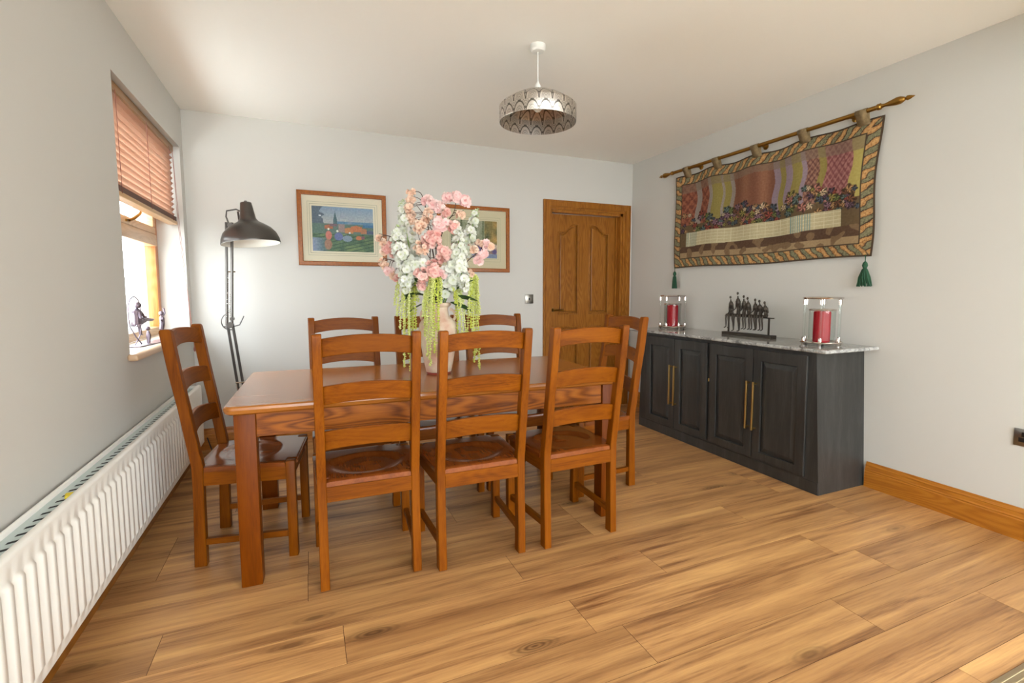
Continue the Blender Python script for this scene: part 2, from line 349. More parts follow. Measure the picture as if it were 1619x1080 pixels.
# wide sunroom opening: lintel, piers, unseen roof and walls added to cut light
struct('wall_front', MB().box(XL - T, XR + 0.15, YF - 0.3, YF - 0.05, 2.3, H + 0.1), M_wall, smooth=False)
struct('ceiling_sunroom_blocker', MB().box(-1.6, 4.2, -2.6, YF - 0.3, 2.5, 2.6), M_white, smooth=False)
pier = MB()
for x in (-1.55, 0.3, 2.2, 4.05): pier.box(x, x + 0.1, -2.6, -2.5, 0, 2.5)
for x in (-1.6, 4.1): pier.box(x, x + 0.1, -2.5, YF - 0.3, 0, 2.5)
pier.box(-1.6, 4.2, -2.6, -2.5, 0, 0.9)
pier.box(-1.6, 4.2, -2.6, -2.5, 2.4, 2.5)
struct('wall_sunroom_blocker', pier, M_white, smooth=False)
# outside ground seen from the windows
tag(MB().box(-30, -1.15, -20, 25, -0.35, -0.3).build('garden_paving', mat('paving', srgb(222, 222, 218), 0.9), smooth=False), 'pale paving outside the window', 'ground', kind='structure')

# skirting boards
def skirt(name, p0, p1, nrm, m, h=0.152):
    prof = [(0, 0), (0.022, 0), (0.022, h * 0.62), (0.019, h * 0.66), (0.021, h * 0.70), (0.017, h * 0.74), (0.014, h * 0.84), (0.016, h * 0.87), (0.009, h * 0.93), (0.006, h), (0, h)]
    mb = MB(); vs = []
    for P in (p0, p1):
        for (o, z) in prof: vs.append((P[0] + nrm[0] * o, P[1] + nrm[1] * o, z))
    n = len(prof); fs = [(i, (i + 1) % n, n + (i + 1) % n, n + i) for i in range(n)] + [tuple(range(n)), tuple(range(2 * n - 1, n - 1, -1))]
    mb.add(vs, fs); o = mb.build(name, m, ang=15); o['kind'] = 'structure'; return o
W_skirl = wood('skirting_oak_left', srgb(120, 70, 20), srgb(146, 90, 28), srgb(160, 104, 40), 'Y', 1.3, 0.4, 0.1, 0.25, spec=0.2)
skirt('baseboard_right', (XR, 0.5), (XR, 1.9), (-1, 0), W_skir, 0.158)
skirt('baseboard_right_far', (XR, 3.66), (XR, D - 0.03), (-1, 0), W_skir, 0.158)
skirt('baseboard_back', (XL, D), (DX0 - 0.09, D), (0, -1), W_skirx, 0.165)
skirt('baseboard_left', (XL, YF), (XL, D - 0.02), (0.6, 0), W_skirl, 0.158)

# ------------------------------------------------------------------ door
dr = thing('door', 'closed oak panelled door with arched panels in the back wall', 'door', (0, 0, 0)); dr.name = 'door_1'; dr['kind'] = 'structure'
ar = MB()
def arch_piece(x0, x1, z0, z1, inner):
    pass
AW = 0.088
steps = [(0.0, 0.0, 0.022), (0.0, 0.022, 0.030), (0.062, AW, 0.016)]
fr = MB()
def mitre(o0, o1, y):   # U-shaped architrave layer between offsets o0 (inner) and o1 (outer)
    fr.prism([(DX0 - o1, 0), (DX0 - o0, 0), (DX0 - o0, DZ + o0), (DX1 + o0, DZ + o0), (DX1 + o0, 0), (DX1 + o1, 0), (DX1 + o1, DZ + o1), (DX0 - o1, DZ + o1)], D - y, D, 'Y')
mitre(0.0, 0.022, 0.012); mitre(0.022, 0.030, 0.018); mitre(0.030, 0.066, 0.024); mitre(0.066, 0.076, 0.018); mitre(0.076, AW, 0.022)
fr.build('door_frame', W_doorz, dr, ang=15)
ln = MB()
ln.box(DX0 - 0.001, DX0 + 0.012, D - 0.002, D + 0.158, 0, DZ); ln.box(DX1 - 0.028, DX1 + 0.001, D - 0.002, D + 0.158, 0, DZ); ln.box(DX0, DX1, D - 0.002, D + 0.158, DZ - 0.028, DZ)
ln.box(DX0 + 0.01, DX0 + 0.022, D + 0.06, D + 0.075, 0, DZ - .02); ln.box(DX1 - 0.042, DX1 - 0.028, D + 0.06, D + 0.072, 0, DZ - .02)
ln.build('door_lining', W_doorz, dr, smooth=False)
LX0, LX1 = DX0 + 0.014, DX1 - 0.031
pa, pb = (2.365, 2.605), (2.735, 2.975)
def upper(x0, x1, zl, zh, ins=0.0):
    """ogee-topped panel outline; rises from zl at the outer side to zh at the inner side"""
    n = 14; a, b = x0 + ins, x1 - ins; pts = [(a, 0.985 + ins), (b, 0.985 + ins)]
    for i in range(n + 1):
        t = i / n; x = b + (a - b) * t; s = 1 - t if zh > zl else 1 - t
        q = (x - x0) / (x1 - x0); q = q * q * (3 - 2 * q); q2 = max(0, min(1, (q - 0.12) / 0.8)); q2 = q2 * q2 * (3 - 2 * q2)
        pts.append((x, zl + (zh - zl) * q2 - ins))
    return pts
PU1 = lambda i=0.0: upper(pa[0], pa[1], 1.83, 1.915, i); PU2 = lambda i=0.0: upper(pb[0], pb[1], 1.915, 1.83, i)
PL1 = lambda i=0.0: rect(pa[0] + i, pa[1] - i, 0.2 + i, 0.86 - i); PL2 = lambda i=0.0: rect(pb[0] + i, pb[1] - i, 0.2 + i, 0.86 - i)
lyy = D + 0.078
def vert(me, y): me.transform(Matrix(((1, 0, 0, 0), (0, 0, -1, y), (0, 1, 0, 0), (0, 0, 0, 1)))); return me
leaf = put('door_leaf', vert(plate(rect(LX0, LX1, 0.006, DZ - 0.03), [PU1(), PU2(), PL1(), PL2()], 0.036, 0.005, 2), lyy + 0.018), W_doorz, dr)
put('leaf_back', MB().box(LX0 + 0.004, LX1 - 0.004, lyy + 0.022, lyy + 0.034, 0.01, DZ - 0.034).mesh('lb', False), W_doorz, leaf)
for P in (PU1, PU2, PL1, PL2):
    put('panel', vert(plate(P(0.030), [], 0.02, 0.009, 1), lyy + 0.0185), W_doorz, leaf)
    put('moulding', vert(plate(P(-0.002), [P(0.014)], 0.014, 0.005, 2), lyy + 0.006), W_doorz, leaf)
hd = MB().box(2.280, 2.320, lyy - 0.009, lyy, 1.015, 1.055, 0.004, 2).lathe([(0.011, 0), (0.011, 0.045)], 14, (2.30, lyy - 0.005, 1.035), Matrix.Rotation(math.radians(90), 4, 'X'))
hd.tube([(2.296, lyy - 0.045, 1.035), (2.34, lyy - 0.05, 1.036), (2.385, lyy - 0.047, 1.032), (2.41, lyy - 0.04, 1.034)], [0.010, 0.009, 0.008, 0.009], 10)
hd.build('door_handle', M_abrass, leaf)
sw = thing('light_switch', 'square metal light switch on the back wall left of the door', 'switch', (2.007, D, 1.15))
MB().box(-0.045, 0.045, -0.008, 0.0, -0.045, 0.045, 0.003, 2).build('plate', M_nickel, sw)
MB().box(-0.007, 0.007, -0.013, -0.006, -0.012, 0.012, 0.002).build('rocker', mat('black_plastic', srgb(22, 18, 16), 0.4), sw)
so = thing('wall_socket', 'metal double power socket low on the right wall at the picture edge', 'socket', (XR, 1.145, 0.509))
MB().box(-0.009, 0.0, -0.073, 0.073, -0.043, 0.043, 0.003, 2).build('plate', M_nickel, so)
bp = MATS['black_plastic']
for s_ in (-1, 1):
    MB().box(-0.014, -0.007, s_ * 0.036 - 0.006, s_ * 0.036 + 0.006, 0.005, 0.028, 0.001).build('rocker', bp, so)
    MB().box(-0.0105, -0.007, s_ * 0.036 - 0.018, s_ * 0.036 + 0.018, -0.022, 0.0, 0.003).build('pin_holes', bp, so)

# ------------------------------------------------------------------ window, sill, blind
wi = bpy.data.objects.new('window_1', None); col.objects.link(wi); wi['kind'] = 'structure'
FX0, FX1 = -1.03, -0.965
for nm, a in dict(l=(WY0, WY0 + 0.07, WZ0, WZ1), r=(WY1 - 0.07, WY1, WZ0, WZ1)).items():
    MB().box(FX0, FX1, a[0], a[1], a[2], a[3], 0.006, 2).build('window_frame', W_win, wi)
MB().box(FX0, FX1, WY0 + 0.07, WY1 - 0.07, WZ0, WZ0 + 0.055, 0.006, 2).build('window_frame', W_wint, wi)
MB().box(FX0, FX1, WY0 + 0.07, WY1 - 0.07, WZ1 - 0.06, WZ1, 0.006, 2).build('window_frame', W_wint, wi)
MB().box(FX0 - 0.005, FX1 + 0.012, WY0 + 0.07, WY1 - 0.07, 1.545, 1.625, 0.006, 2).build('transom', W_wint, wi)
cas = MB().box(FX0 + 0.01, FX1 + 0.008, WY0 + 0.07, WY1 - 0.07, 1.627, 1.675, 0.005, 2).box(FX0 + 0.01, FX1 + 0.008, WY0 + 0.07, WY1 - 0.07, WZ1 - 0.11, WZ1 - 0.06, 0.005, 2)
cas.box(FX0 + 0.01, FX1 + 0.008, WY0 + 0.07, WY0 + 0.12, 1.675, WZ1 - 0.11, 0.005, 2).box(FX0 + 0.01, FX1 + 0.008, WY1 - 0.125, WY1 - 0.07, 1.675, WZ1 - 0.11, 0.005, 2)
cs = cas.build('casement', W_wint, wi)
MB().box(-1.003, -0.999, WY0 + 0.11, WY1 - 0.12, 1.67, WZ1 - 0.1).build('pane', M_pane, wi, smooth=False)
MB().box(-1.003, -0.999, WY0 + 0.06, WY1 - 0.06, WZ0 + 0.04, 1.56).build('pane', M_pane, wi, smooth=False)
st = MB().box(-0.958, -0.948, 3.60, 3.66, 1.64, 1.655, 0.002).tube([(-0.945, 3.63, 1.65), (-0.93, 3.66, 1.665), (-0.915, 3.72, 1.70), (-0.905, 3.755, 1.755)], [0.008, 0.010, 0.008, 0.005], 8)
st.build('stay_handle', M_abrass, cs)
si = MB().box(XL - 0.17, XL + 0.004, WY0, WY1, WZ0 - 0.028, WZ0, 0.001)
s_o = si.build('window_sill', M_sill, wi)
MB().box(XL - 0.001, XL + 0.045, WY0 - 0.05, WY1 + 0.04, WZ0 - 0.032, WZ0 + 0.002, 0.012, 3).build('sill_nosing', M_silln, wi)

bl = thing('venetian_blind', 'brown wooden slatted blind half lowered in the left window', 'blind', (0, 0, 0))
BX = -0.862; BY0, BY1 = WY0 + 0.012, WY1 - 0.03
MB().box(BX - 0.03, BX + 0.03, BY0, BY1, WZ1 - 0.045, WZ1 - 0.002, 0.004, 2).build('head_rail', mat('blind_head', srgb(150, 112, 74), 0.4), bl)
sl = MB().box(-0.026, 0.026, -(BY1 - BY0) / 2, (BY1 - BY0) / 2, -0.0015, 0.0015, 0.0008).mesh('slat')
nS = 13
for i in range(nS):
    z = WZ1 - 0.066 - i * (0.434 / (nS - 1))
    put('slat', sl, M_blind, bl, (BX, (BY0 + BY1) / 2, z), (0, math.radians(-50 if i > 1 else -38), 0))
stack = MB()
for i in range(6): stack.box(BX - 0.027, BX + 0.027, BY0, BY1, 1.757 - i * 0.0052, 1.760 - i * 0.0052)
stack.build('slat_stack', M_blindr, bl)['kind'] = 'stuff'
MB().box(BX - 0.03, BX + 0.03, BY0 - 0.002, BY1 + 0.002, 1.705, 1.730, 0.005, 2).build('bottom_rail', M_blindl, bl)
for y in (BY0 + 0.14, (BY0 + BY1) / 2, BY1 - 0.14): MB().tube([(BX + 0.033, y, WZ1 - 0.04), (BX + 0.035, y, 1.72)], 0.0014, 5).build('ladder_cord', mat('cord', srgb(150, 96, 86), 0.8), bl)
pc = MB().tube([(BX + 0.034, BY1 - 0.05, WZ1 - 0.05), (BX + 0.045, BY1 - 0.02, 1.7), (XL + 0.012, WY1 + 0.012, 0.96), (XL + 0.02, WY1 + 0.014, 0.80)], 0.0013, 5)
pc.tube([(BX + 0.034, BY1 - 0.055, WZ1 - 0.05), (BX + 0.043, BY1 - 0.05, 1.7), (XL + 0.012, WY1 + 0.0, 0.96), (XL + 0.022, WY1 + 0.01, 0.82)], 0.0013, 5)
pc.lathe([(0.003, 0.02), (0.007, 0.0), (0.006, -0.015), (0.002, -0.02)], 8, (XL + 0.02, WY1 + 0.014, 0.80))
pc.build('pull_cord', MATS['cord'], bl)

# wire sculpture on the sill
orn = thing('wire_ornament', 'silvery wire ornament of a figure lounging in a hooped chair on the window sill', 'ornament', (XL - 0.07, 3.36, WZ0), math.radians(90 - 8))
MO = mat('ornament_pewter', srgb(124, 112, 122), 0.35, 0.7, var=0.3, vscale=60)
base = MB().box(-0.09, 0.40, -0.045, 0.045, 0, 0.006, 0.002).build('base', MO, orn)
w = MB(); R_ = 0.07
hoop = []
for i in range(25):
    t = i / 24; a = PI * t
    hoop.append((0.0 - R_ * math.cos(a) + 0.0, 0.01, 0.20 + 0.075 * math.sin(a)))
w.tube([(0.06, 0.01, 0.006), (0.0, 0.01, 0.05), (-0.06, 0.01, 0.11), (-0.07, 0.01, 0.16)] + hoop[1:] + [(0.07, 0.01, 0.15), (0.065, 0.01, 0.12)], 0.0035, 6)
w.tube([(-0.02, 0.01, 0.006), (0.05, 0.01, 0.06), (0.065, 0.01, 0.12), (0.0, -0.01, 0.105), (-0.065, 0.01, 0.12)], 0.003, 6)
for i in range(5): w.tube([(-0.045 + 0.022 * i, 0.01, 0.11), (-0.035 + 0.02 * i, 0.012, 0.255 - abs(i - 2) * 0.008)], 0.002, 5)
w.tube([(-0.068, 0.01, 0.19), (0.068, 0.01, 0.19)], 0.002, 5)
w.build('hooped_chair', MO, orn)
g = MB()
g.tube([(-0.01, -0.005, 0.125), (-0.012, -0.006, 0.16), (-0.01, -0.004, 0.195), (-0.006, -0.004, 0.21)], [0.022, 0.02, 0.024, 0.008], 9)
g.ball((-0.004, -0.008, 0.228), 0.018, 2)
g.tube([(0.0, -0.01, 0.13), (0.07, -0.015, 0.145), (0.15, -0.01, 0.138), (0.19, -0.005, 0.14)], [0.016, 0.012, 0.009, 0.004], 8)
g.tube([(0.0, 0.015, 0.125), (0.06, 0.02, 0.125), (0.08, 0.02, 0.06), (0.10, 0.02, 0.055)], [0.015, 0.011, 0.008, 0.004], 8)
g.tube([(-0.02, -0.02, 0.19), (-0.03, -0.03, 0.16), (0.01, -0.03, 0.15)], [0.008, 0.007, 0.005], 7)
g.tube([(0.01, -0.015, 0.19), (0.035, -0.02, 0.16), (0.06, -0.02, 0.16)], [0.008, 0.007, 0.005], 7)
g.build('lounging_figure', MO, orn)
g = MB()
g.tube([(0.30, 0, 0.006), (0.305, 0, 0.04), (0.30, 0, 0.075), (0.315, 0, 0.10)], [0.006, 0.009, 0.012, 0.013], 8).tube([(0.325, 0.01, 0.006), (0.33, 0.01, 0.05), (0.318, 0, 0.10), (0.315, 0, 0.14), (0.312, 0, 0.155)], [0.005, 0.008, 0.013, 0.015, 0.006], 8)
g.ball((0.312, 0, 0.17), 0.014, 2).tube([(0.315, 0, 0.14), (0.29, -0.01, 0.12), (0.275, -0.01, 0.135)], 0.005, 6).tube([(0.315, 0, 0.14), (0.335, -0.01, 0.17), (0.325, -0.01, 0.20)], 0.005, 6)
g.build('standing_figure', MO, orn); g = MB()
g.tube([(0.12, 0, 0.006), (0.125, 0, 0.05), (0.12, 0, 0.075)], [0.008, 0.013, 0.006], 8).ball((0.12, 0, 0.09), 0.013, 2)
g.build('standing_figure', MO, orn)

# ------------------------------------------------------------------ radiator
ra = thing('radiator', 'long white ribbed double panel radiator along the left wall', 'radiator', (0, 0, 0))
RX, RB, RZ0, RZ1, RY0, RY1 = -0.693, -0.772, 0.176, 0.582, 1.25, 3.98
def rib_panel(x0, sgn):
    mb = MB(); pitch = 0.055; n = int((RY1 - RY0 - 0.06) / pitch); pts = [RY0]
    prof = []
    y = RY0 + 0.035
    prof.append((RY0, 0)); prof.append((y, 0))
    for i in range(n):
        a = y + i * pitch
        prof += [(a + 0.008, 0), (a + 0.015, 1), (a + 0.040, 1), (a + 0.047, 0)]
    prof.append((RY1, 0))
    zs = [(RZ0, 0), (RZ0 + 0.028, 0), (RZ0 + 0.05, 1), (RZ1 - 0.068, 1), (RZ1 - 0.055, 0), (RZ1 - 0.012, 0), (RZ1 - 0.003, -0.35), (RZ1, -1.2), (RZ1 - 0.004, -2.0)]
    vs = []
    for z, k in zs:
        for (yy, q) in prof: 
            off = q * 0.011 * k if k > 0 else (0.013 * k if k < 0 else 0)
            vs.append((x0 + sgn * off, yy, z))
    N = len(prof); fs = [(j * N + i, j * N + i + 1, (j + 1) * N + i + 1, (j + 1) * N + i) for j in range(len(zs) - 1) for i in range(N - 1)]
    mb.add(vs, fs); return mb
rib_panel(RX, 1).build('front_panel', M_rad, ra, ang=50)
MB().box(RB - 0.012, RB, RY0, RY1, RZ0, RZ1, 0.005, 2).build('back_panel', M_rad, ra)
MB().box(RB - 0.001, RX - 0.024, RY0 + 0.01, RY1 - 0.01, RZ0 + 0.02, RZ1 - 0.016).build('top_grille', M_grille, ra, smooth=False)
slots = MB(); y = RY0 + 0.05
while y < RY1 - 0.06:
    slots.add([(RX - 0.058, y, RZ1 - 0.0155), (RX - 0.034, y + 0.012, RZ1 - 0.0155), (RX - 0.034, y + 0.028, RZ1 - 0.0155), (RX - 0.058, y + 0.016, RZ1 - 0.0155)], [(0, 1, 2, 3)]); y += 0.047
slots.build('grille_slots', M_dark, ra, smooth=False)['kind'] = 'stuff'
MB().box(RB - 0.01, RX - 0.002, RY1 - 0.004, RY1 + 0.003, RZ0 + 0.01, RZ1 - 0.006, 0.002).build('end_cap', M_rad, ra)
MB().tube([(RX - 0.035, RY1 - 0.05, RZ0 + 0.02), (RX - 0.03, RY1 - 0.05, 0.0)], 0.008, 10).box(RX - 0.045, RX - 0.015, RY1 - 0.065, RY1 - 0.035, RZ0 - 0.06, RZ0 + 0.005, 0.004).build('valve_pipe', M_chrome, ra)
for y_ in (1.6, 3.4): MB().box(XL + 0.002, RB - 0.011, y_, y_ + 0.04, 0.25, 0.5).build('bracket', M_rad, ra)
yc = MB().box(-0.012, 0.012, -0.02, 0.02, 0, 0.010, 0.003).build('paper_tag', M_yellow, None, loc=(RX - 0.035, 2.0, RZ1 - 0.0165), rot=(0, 0, 0.3))
tag(yc, 'small yellow tag lying on the radiator grille', 'tag')

# ------------------------------------------------------------------ dining table
tb = thing('dining_table', 'long rectangular oak dining table with square legs', 'table', (-0.3234, 2.2071, 0), -0.0266)
TL, TW, TH = 1.868, 0.933, 0.773
def rrect(x0, x1, y0, y1, r, n=5):
    pts = []
    for (cx, cy, a0) in ((x1 - r, y0 + r, -90), (x1 - r, y1 - r, 0), (x0 + r, y1 - r, 90), (x0 + r, y0 + r, 180)):
        for i in range(n + 1):
            a = math.radians(a0 + 90 * i / n); pts.append((cx + r * math.cos(a), cy + r * math.sin(a)))
    return pts
me = MB()
lay = [(0.016, TH - 0.038), (0.004, TH - 0.030), (0.0, TH - 0.016), (0.002, TH - 0.006), (0.007, TH)]
vs = []; N = None
for (ins, z) in lay:
    pts = rrect(ins, TL - ins, ins, TW - ins, 0.035); N = len(pts); vs += [(a, b, z) for a, b in pts]
fs = [(i * N + k_, i * N + (k_ + 1) % N, (i + 1) * N + (k_ + 1) % N, (i + 1) * N + k_) for i in range(len(lay) - 1) for k_ in range(N)] + [tuple(range(N - 1, -1, -1)), tuple((len(lay) - 1) * N + k_ for k_ in range(N))]
me.add(vs, fs); me.build('tabletop', W_top, tb, ang=25)
lo = 0.034
for (x, y) in ((lo, lo), (TL - lo - 0.08, lo), (lo, TW - lo - 0.08), (TL - lo - 0.08, TW - lo - 0.08)):
    MB().box(0, 0.08, 0, 0.08, 0, TH - 0.038, 0.005, 2).build('leg', W_leg, tb, loc=(x, y, 0))
for y in (lo + 0.012, TW - lo - 0.032): MB().box(-(TL / 2 - lo - 0.08), TL / 2 - lo - 0.08, 0, 0.02, 0.632, TH - 0.037, 0.002).build('apron', W_apr, tb, loc=(TL / 2, y, 0))
W_apry = wood('table_apron_short', srgb(84, 38, 2), srgb(136, 72, 12), srgb(160, 92, 22), 'Y', 1.5, 0.4, 0.1, 0.4, spec=0.2)
for x in (lo + 0.012, TL - lo - 0.032): MB().box(0, 0.02, -(TW / 2 - lo - 0.08), TW / 2 - lo - 0.08, 0.632, TH - 0.037, 0.002).build('apron', W_apry, tb, loc=(x, TW / 2, 0))

# ------------------------------------------------------------------ chairs
chp = thing('dining_chair', '', 'chair', (0, 0, 0), 0, 'ladder-back chairs around the dining table')
Zs = [0, 0.29, 0.46, 0.60, 0.72, 0.87, 1.068]
rear = [-0.215, -0.206, -0.205, -0.226, -0.243, -0.269, -0.297]
front = [-0.165, -0.163, -0.160, -0.182, -0.200, -0.224, -0.252]
def interp(z, tab):
    for i in range(len(Zs) - 1):
        if z <= Zs[i + 1]: t = (z - Zs[i]) / (Zs[i + 1] - Zs[i]); return tab[i] + t * (tab[i + 1] - tab[i])
    return tab[-1]
for s_ in (-1, 1):
    zz = [0, 0.15, 0.29, 0.40, 0.46, 0.53, 0.60, 0.72, 0.87, 1.0, 1.058, 1.068]
    pts = [(interp(z, rear) + (0.006 if z > 1.06 else 0), z) for z in zz] + [(interp(z, front) - (0.006 if z > 1.06 else 0), z) for z in zz[::-1]]
    xa, xb = (s_ * 0.2075, s_ * 0.171)
    mb = MB().prism(pts, min(xa, xb), max(xa, xb), 'X', 0.003); mb.build('rear_leg', W_chz, chp, ang=25)
    fx = s_ * 0.205
    MB().box(fx - 0.02, fx + 0.02, 0.175, 0.215, 0, 0.455, 0.004, 2).build('front_leg', W_chz, chp)
    # side apron and stretcher run from the rear leg out to the front leg
    def slant(x0, x1, y0, y1, hw, z0, z1):
        vs = [(x0 - hw, y0, z0), (x0 + hw, y0, z0), (x1 + hw, y1, z0), (x1 - hw, y1, z0)]; vs += [(a, b, z1) for a, b, c in vs]
        return MB().add(vs, [(3, 2, 1, 0), (4, 5, 6, 7), (0, 1, 5, 4), (1, 2, 6, 5), (2, 3, 7, 6), (3, 0, 4, 7)])
    slant(s_ * 0.189, s_ * 0.205, -0.168, 0.18, 0.011, 0.369, 0.433).build('apron', W_chy, chp, smooth=False)
    slant(s_ * 0.189, s_ * 0.205, -0.168, 0.18, 0.010, 0.096, 0.124).build('stretcher', W_chy, chp, smooth=False)
MB().box(-0.172, 0.172, -0.204, -0.184, 0.369, 0.433, 0.002).build('apron', W_chx, chp)
MB().box(-0.186, 0.186, 0.184, 0.204, 0.369, 0.433, 0.002).build('apron', W_chx, chp)
for (z0, z1, ar_) in ((0.975, 1.048, 0.016), (0.780, 0.857, 0.016), (0.588, 0.668, 0.016)):
    nx = 13; mb = MB(); vs = []
    for i in range(nx):
        t = i / (nx - 1) * 2 - 1; x = t * 0.1725; q = 1 - t * t; yb = -0.022 * q
        for (dy, z) in ((0, z0 + ar_ * q * 1.0), (0, z1 + ar_ * q), (0.019, z1 + ar_ * q), (0.019, z0 + ar_ * q)):
            vs.append((x, (interp(z0, rear) + interp(z0, front)) / 2 - 0.004 + (interp(z, rear) - interp(z0, rear)) + dy + yb, z))
    fs = [(i * 4 + a, i * 4 + (a + 1) % 4, (i + 1) * 4 + (a + 1) % 4, (i + 1) * 4 + a) for i in range(nx - 1) for a in range(4)] + [(0, 1, 2, 3), tuple((nx - 1) * 4 + a for a in (3, 2, 1, 0))]
    mb.add(vs, fs)
    o = mb.build('back_slat', W_chx, chp, ang=40)
    bv = o.modifiers.new('b', 'BEVEL'); bv.width = 0.003; bv.segments = 2; bv.limit_method = 'ANGLE'; bake_mod(o)
# saddle seat
rows = [-0.198, -0.19, -0.172, -0.1585, -0.1575] + [(-0.15 + i * 0.0125) for i in range(26)] + [0.172, 0.1735, 0.1745, 0.19, 0.208, 0.218, 0.222]
ncol = 29; vs = []
def half(y):
    if y < -0.158: return 0.1705
    w_ = 0.208 + (y + 0.158) / 0.33 * 0.018
    return w_ if y < 0.1738 else 0.184
def top(x, y):
    r = math.hypot(x / 0.155, (y + 0.01) / 0.135); d = max(0, min(1, (1.06 - r) / 0.28)); d = d * d * (3 - 2 * d)
    r2_ = max(0, min(1, (y - 0.10) / 0.12)); ridge = 0.003 * math.exp(-(x / 0.03) ** 2) * (1 if y > 0 else 0) * d
    e = 0.004 if (y > 0.2205 or y < -0.197) else 0
    return 0.457 - 0.010 * d + ridge - 0.004 * r2_ - e
for y in rows:
    for i in range(ncol):
        t = i / (ncol - 1) * 2 - 1; x = t * half(y); vs.append((x, y, top(x, y) - (0.003 if abs(t) == 1 else 0)))
nr = len(rows); fs = [(j * ncol + i, j * ncol + i + 1, (j + 1) * ncol + i + 1, (j + 1) * ncol + i) for j in range(nr - 1) for i in range(ncol - 1)]
nv0 = len(vs); bl_ = []
border = [i for i in range(ncol)] + [j * ncol + ncol - 1 for j in range(1, nr)] + [(nr - 1) * ncol + i for i in range(ncol - 2, -1, -1)] + [j * ncol for j in range(nr - 2, 0, -1)]
for b in border: vs.append((vs[b][0], vs[b][1], 0.433))
nb = len(border)
for i in range(nb): fs.append((border[i], nv0 + i, nv0 + (i + 1) % nb, border[(i + 1) % nb]))
fs.append(tuple(nv0 + i for i in range(nb)))
MB().add(vs, fs).build('seat', W_seat, chp, ang=50)
spots = [((0.223, 2.292), -1.0, 'oak ladder-back chair, left of the three along the near side of the table'),
         ((0.703, 2.245), -0.5, 'oak ladder-back chair, middle of the three along the near side of the table'),
         ((1.203, 2.235), 1.8, 'oak ladder-back chair, right of the three along the near side of the table'),
         ((-0.262, 2.678), -97, 'oak ladder-back chair at the left end of the table beside the radiator'),
         ((1.657, 2.690), 91, 'oak ladder-back chair at the right end of the table near the black sideboard'),
         ((0.222, 2.985), 182.5, 'oak ladder-back chair on the far side of the table, below the left picture'),
         ((0.735, 2.98), 181.5, 'oak ladder-back chair on the far side of the table, hidden behind the flower vase'),
         ((1.208, 2.985), 181.0, 'oak ladder-back chair on the far side of the table, right of the flower vase')]
for i, ((x, y), a, lb) in enumerate(spots):
    o = chp if i == 0 else dup(chp)
    o.location = (x, y, 0); o.rotation_euler = (0, 0, math.radians(a)); o['label'] = lb

# ------------------------------------------------------------------ sideboard
W_black = wood('black_stained_wood', srgb(34, 34, 33), srgb(50, 49, 47), srgb(70, 69, 66), 'Z', 1.2, 0.4, 0.05, 0.05, objvar=0.05, spec=0.45, across=14)
sb = thing('sideboard', 'long black tapered four-door sideboard against the right wall', 'sideboard', (0, 0, 0))
SF, SFT = 2.782, 2.768      # front plane at the floor / at the top
SY0, SY1, SZ = 1.912, 3.655, 0.866
def sx(z): return SF + (SFT - SF) * z / SZ
tap = 0.045
b8 = [(SF, SY0, 0), (XR - 0.002, SY0, 0), (XR - 0.002, SY1, 0), (SF, SY1, 0), (SFT, SY0 + tap, SZ), (XR - 0.002, SY0 + tap, SZ), (XR - 0.002, SY1 - tap, SZ), (SFT, SY1 - tap, SZ)]
MB().add(b8, [(3, 2, 1, 0), (4, 5, 6, 7), (0, 1, 5, 4), (1, 2, 6, 5), (2, 3, 7, 6), (3, 0, 4, 7)]).build('carcass', W_black, sb, smooth=False)
doors = [(2.003, 2.388, 1), (2.394, 2.782, -1), (2.812, 3.165, 1), (3.171, 3.535, -1)]
for (y0, y1, hs_) in doors:
    z0, z1 = 0.09, 0.838
    def pm(me, x): me.transform(Matrix(((0, 0, -1, x), (1, 0, 0, 0), (0, 1, 0, 0), (0, 0, 0, 1)))); me.transform(Matrix(((1, 0, (SFT - SF) / SZ, 0), (0, 1, 0, 0), (0, 0, 1, 0), (0, 0, 0, 1)))); return me
    i_ = 0.062
    d = put('cabinet_door', pm(plate(rect(y0, y1, z0, z1), [rect(y0 + i_, y1 - i_, z0 + 0.055, z1 - 0.075)], 0.016, 0.003, 1), SF - 0.010), W_black, sb)
    a0, a1, c0, c1 = y0 + i_, y1 - i_, z0 + 0.055, z1 - 0.075; s1 = 0.035
    # raised field: sloping borders up to a flat centre
    vs = [(a0, c0, 0.002), (a1, c0, 0.002), (a1, c1, 0.002), (a0, c1, 0.002), (a0 + 0.006, c0 + 0.006, 0.004), (a1 - 0.006, c0 + 0.006, 0.004), (a1 - 0.006, c1 - 0.006, 0.004), (a0 + 0.006, c1 - 0.006, 0.004),
          (a0 + s1, c0 + s1, 0.014), (a1 - s1, c0 + s1, 0.014), (a1 - s1, c1 - s1, 0.014), (a0 + s1, c1 - s1, 0.014)]
    fs = [(8, 9, 10, 11)] + [(q * 4 + a, q * 4 + (a + 1) % 4, (q + 1) * 4 + (a + 1) % 4, (q + 1) * 4 + a) for q in range(2) for a in range(4)]
    p_ = MB().add([(sx(c) - h_, a, c) for a, c, h_ in vs], fs).mesh('panel', False)
    put('panel', p_, W_black, d)
    hy = y1 - 0.024 if hs_ == 1 else y0 + 0.024
    h = MB().box(-0.006, 0.006, -0.006, 0.006, -0.165, 0.165, 0.001)
    h.box(0.0, 0.030, -0.005, 0.005, -0.158, -0.148).box(0.0, 0.030, -0.005, 0.005, 0.148, 0.158)
    h.build('handle', M_brass, d, loc=(sx(0.455) - 0.046, hy, 0.455), label='slim brass bar handle')
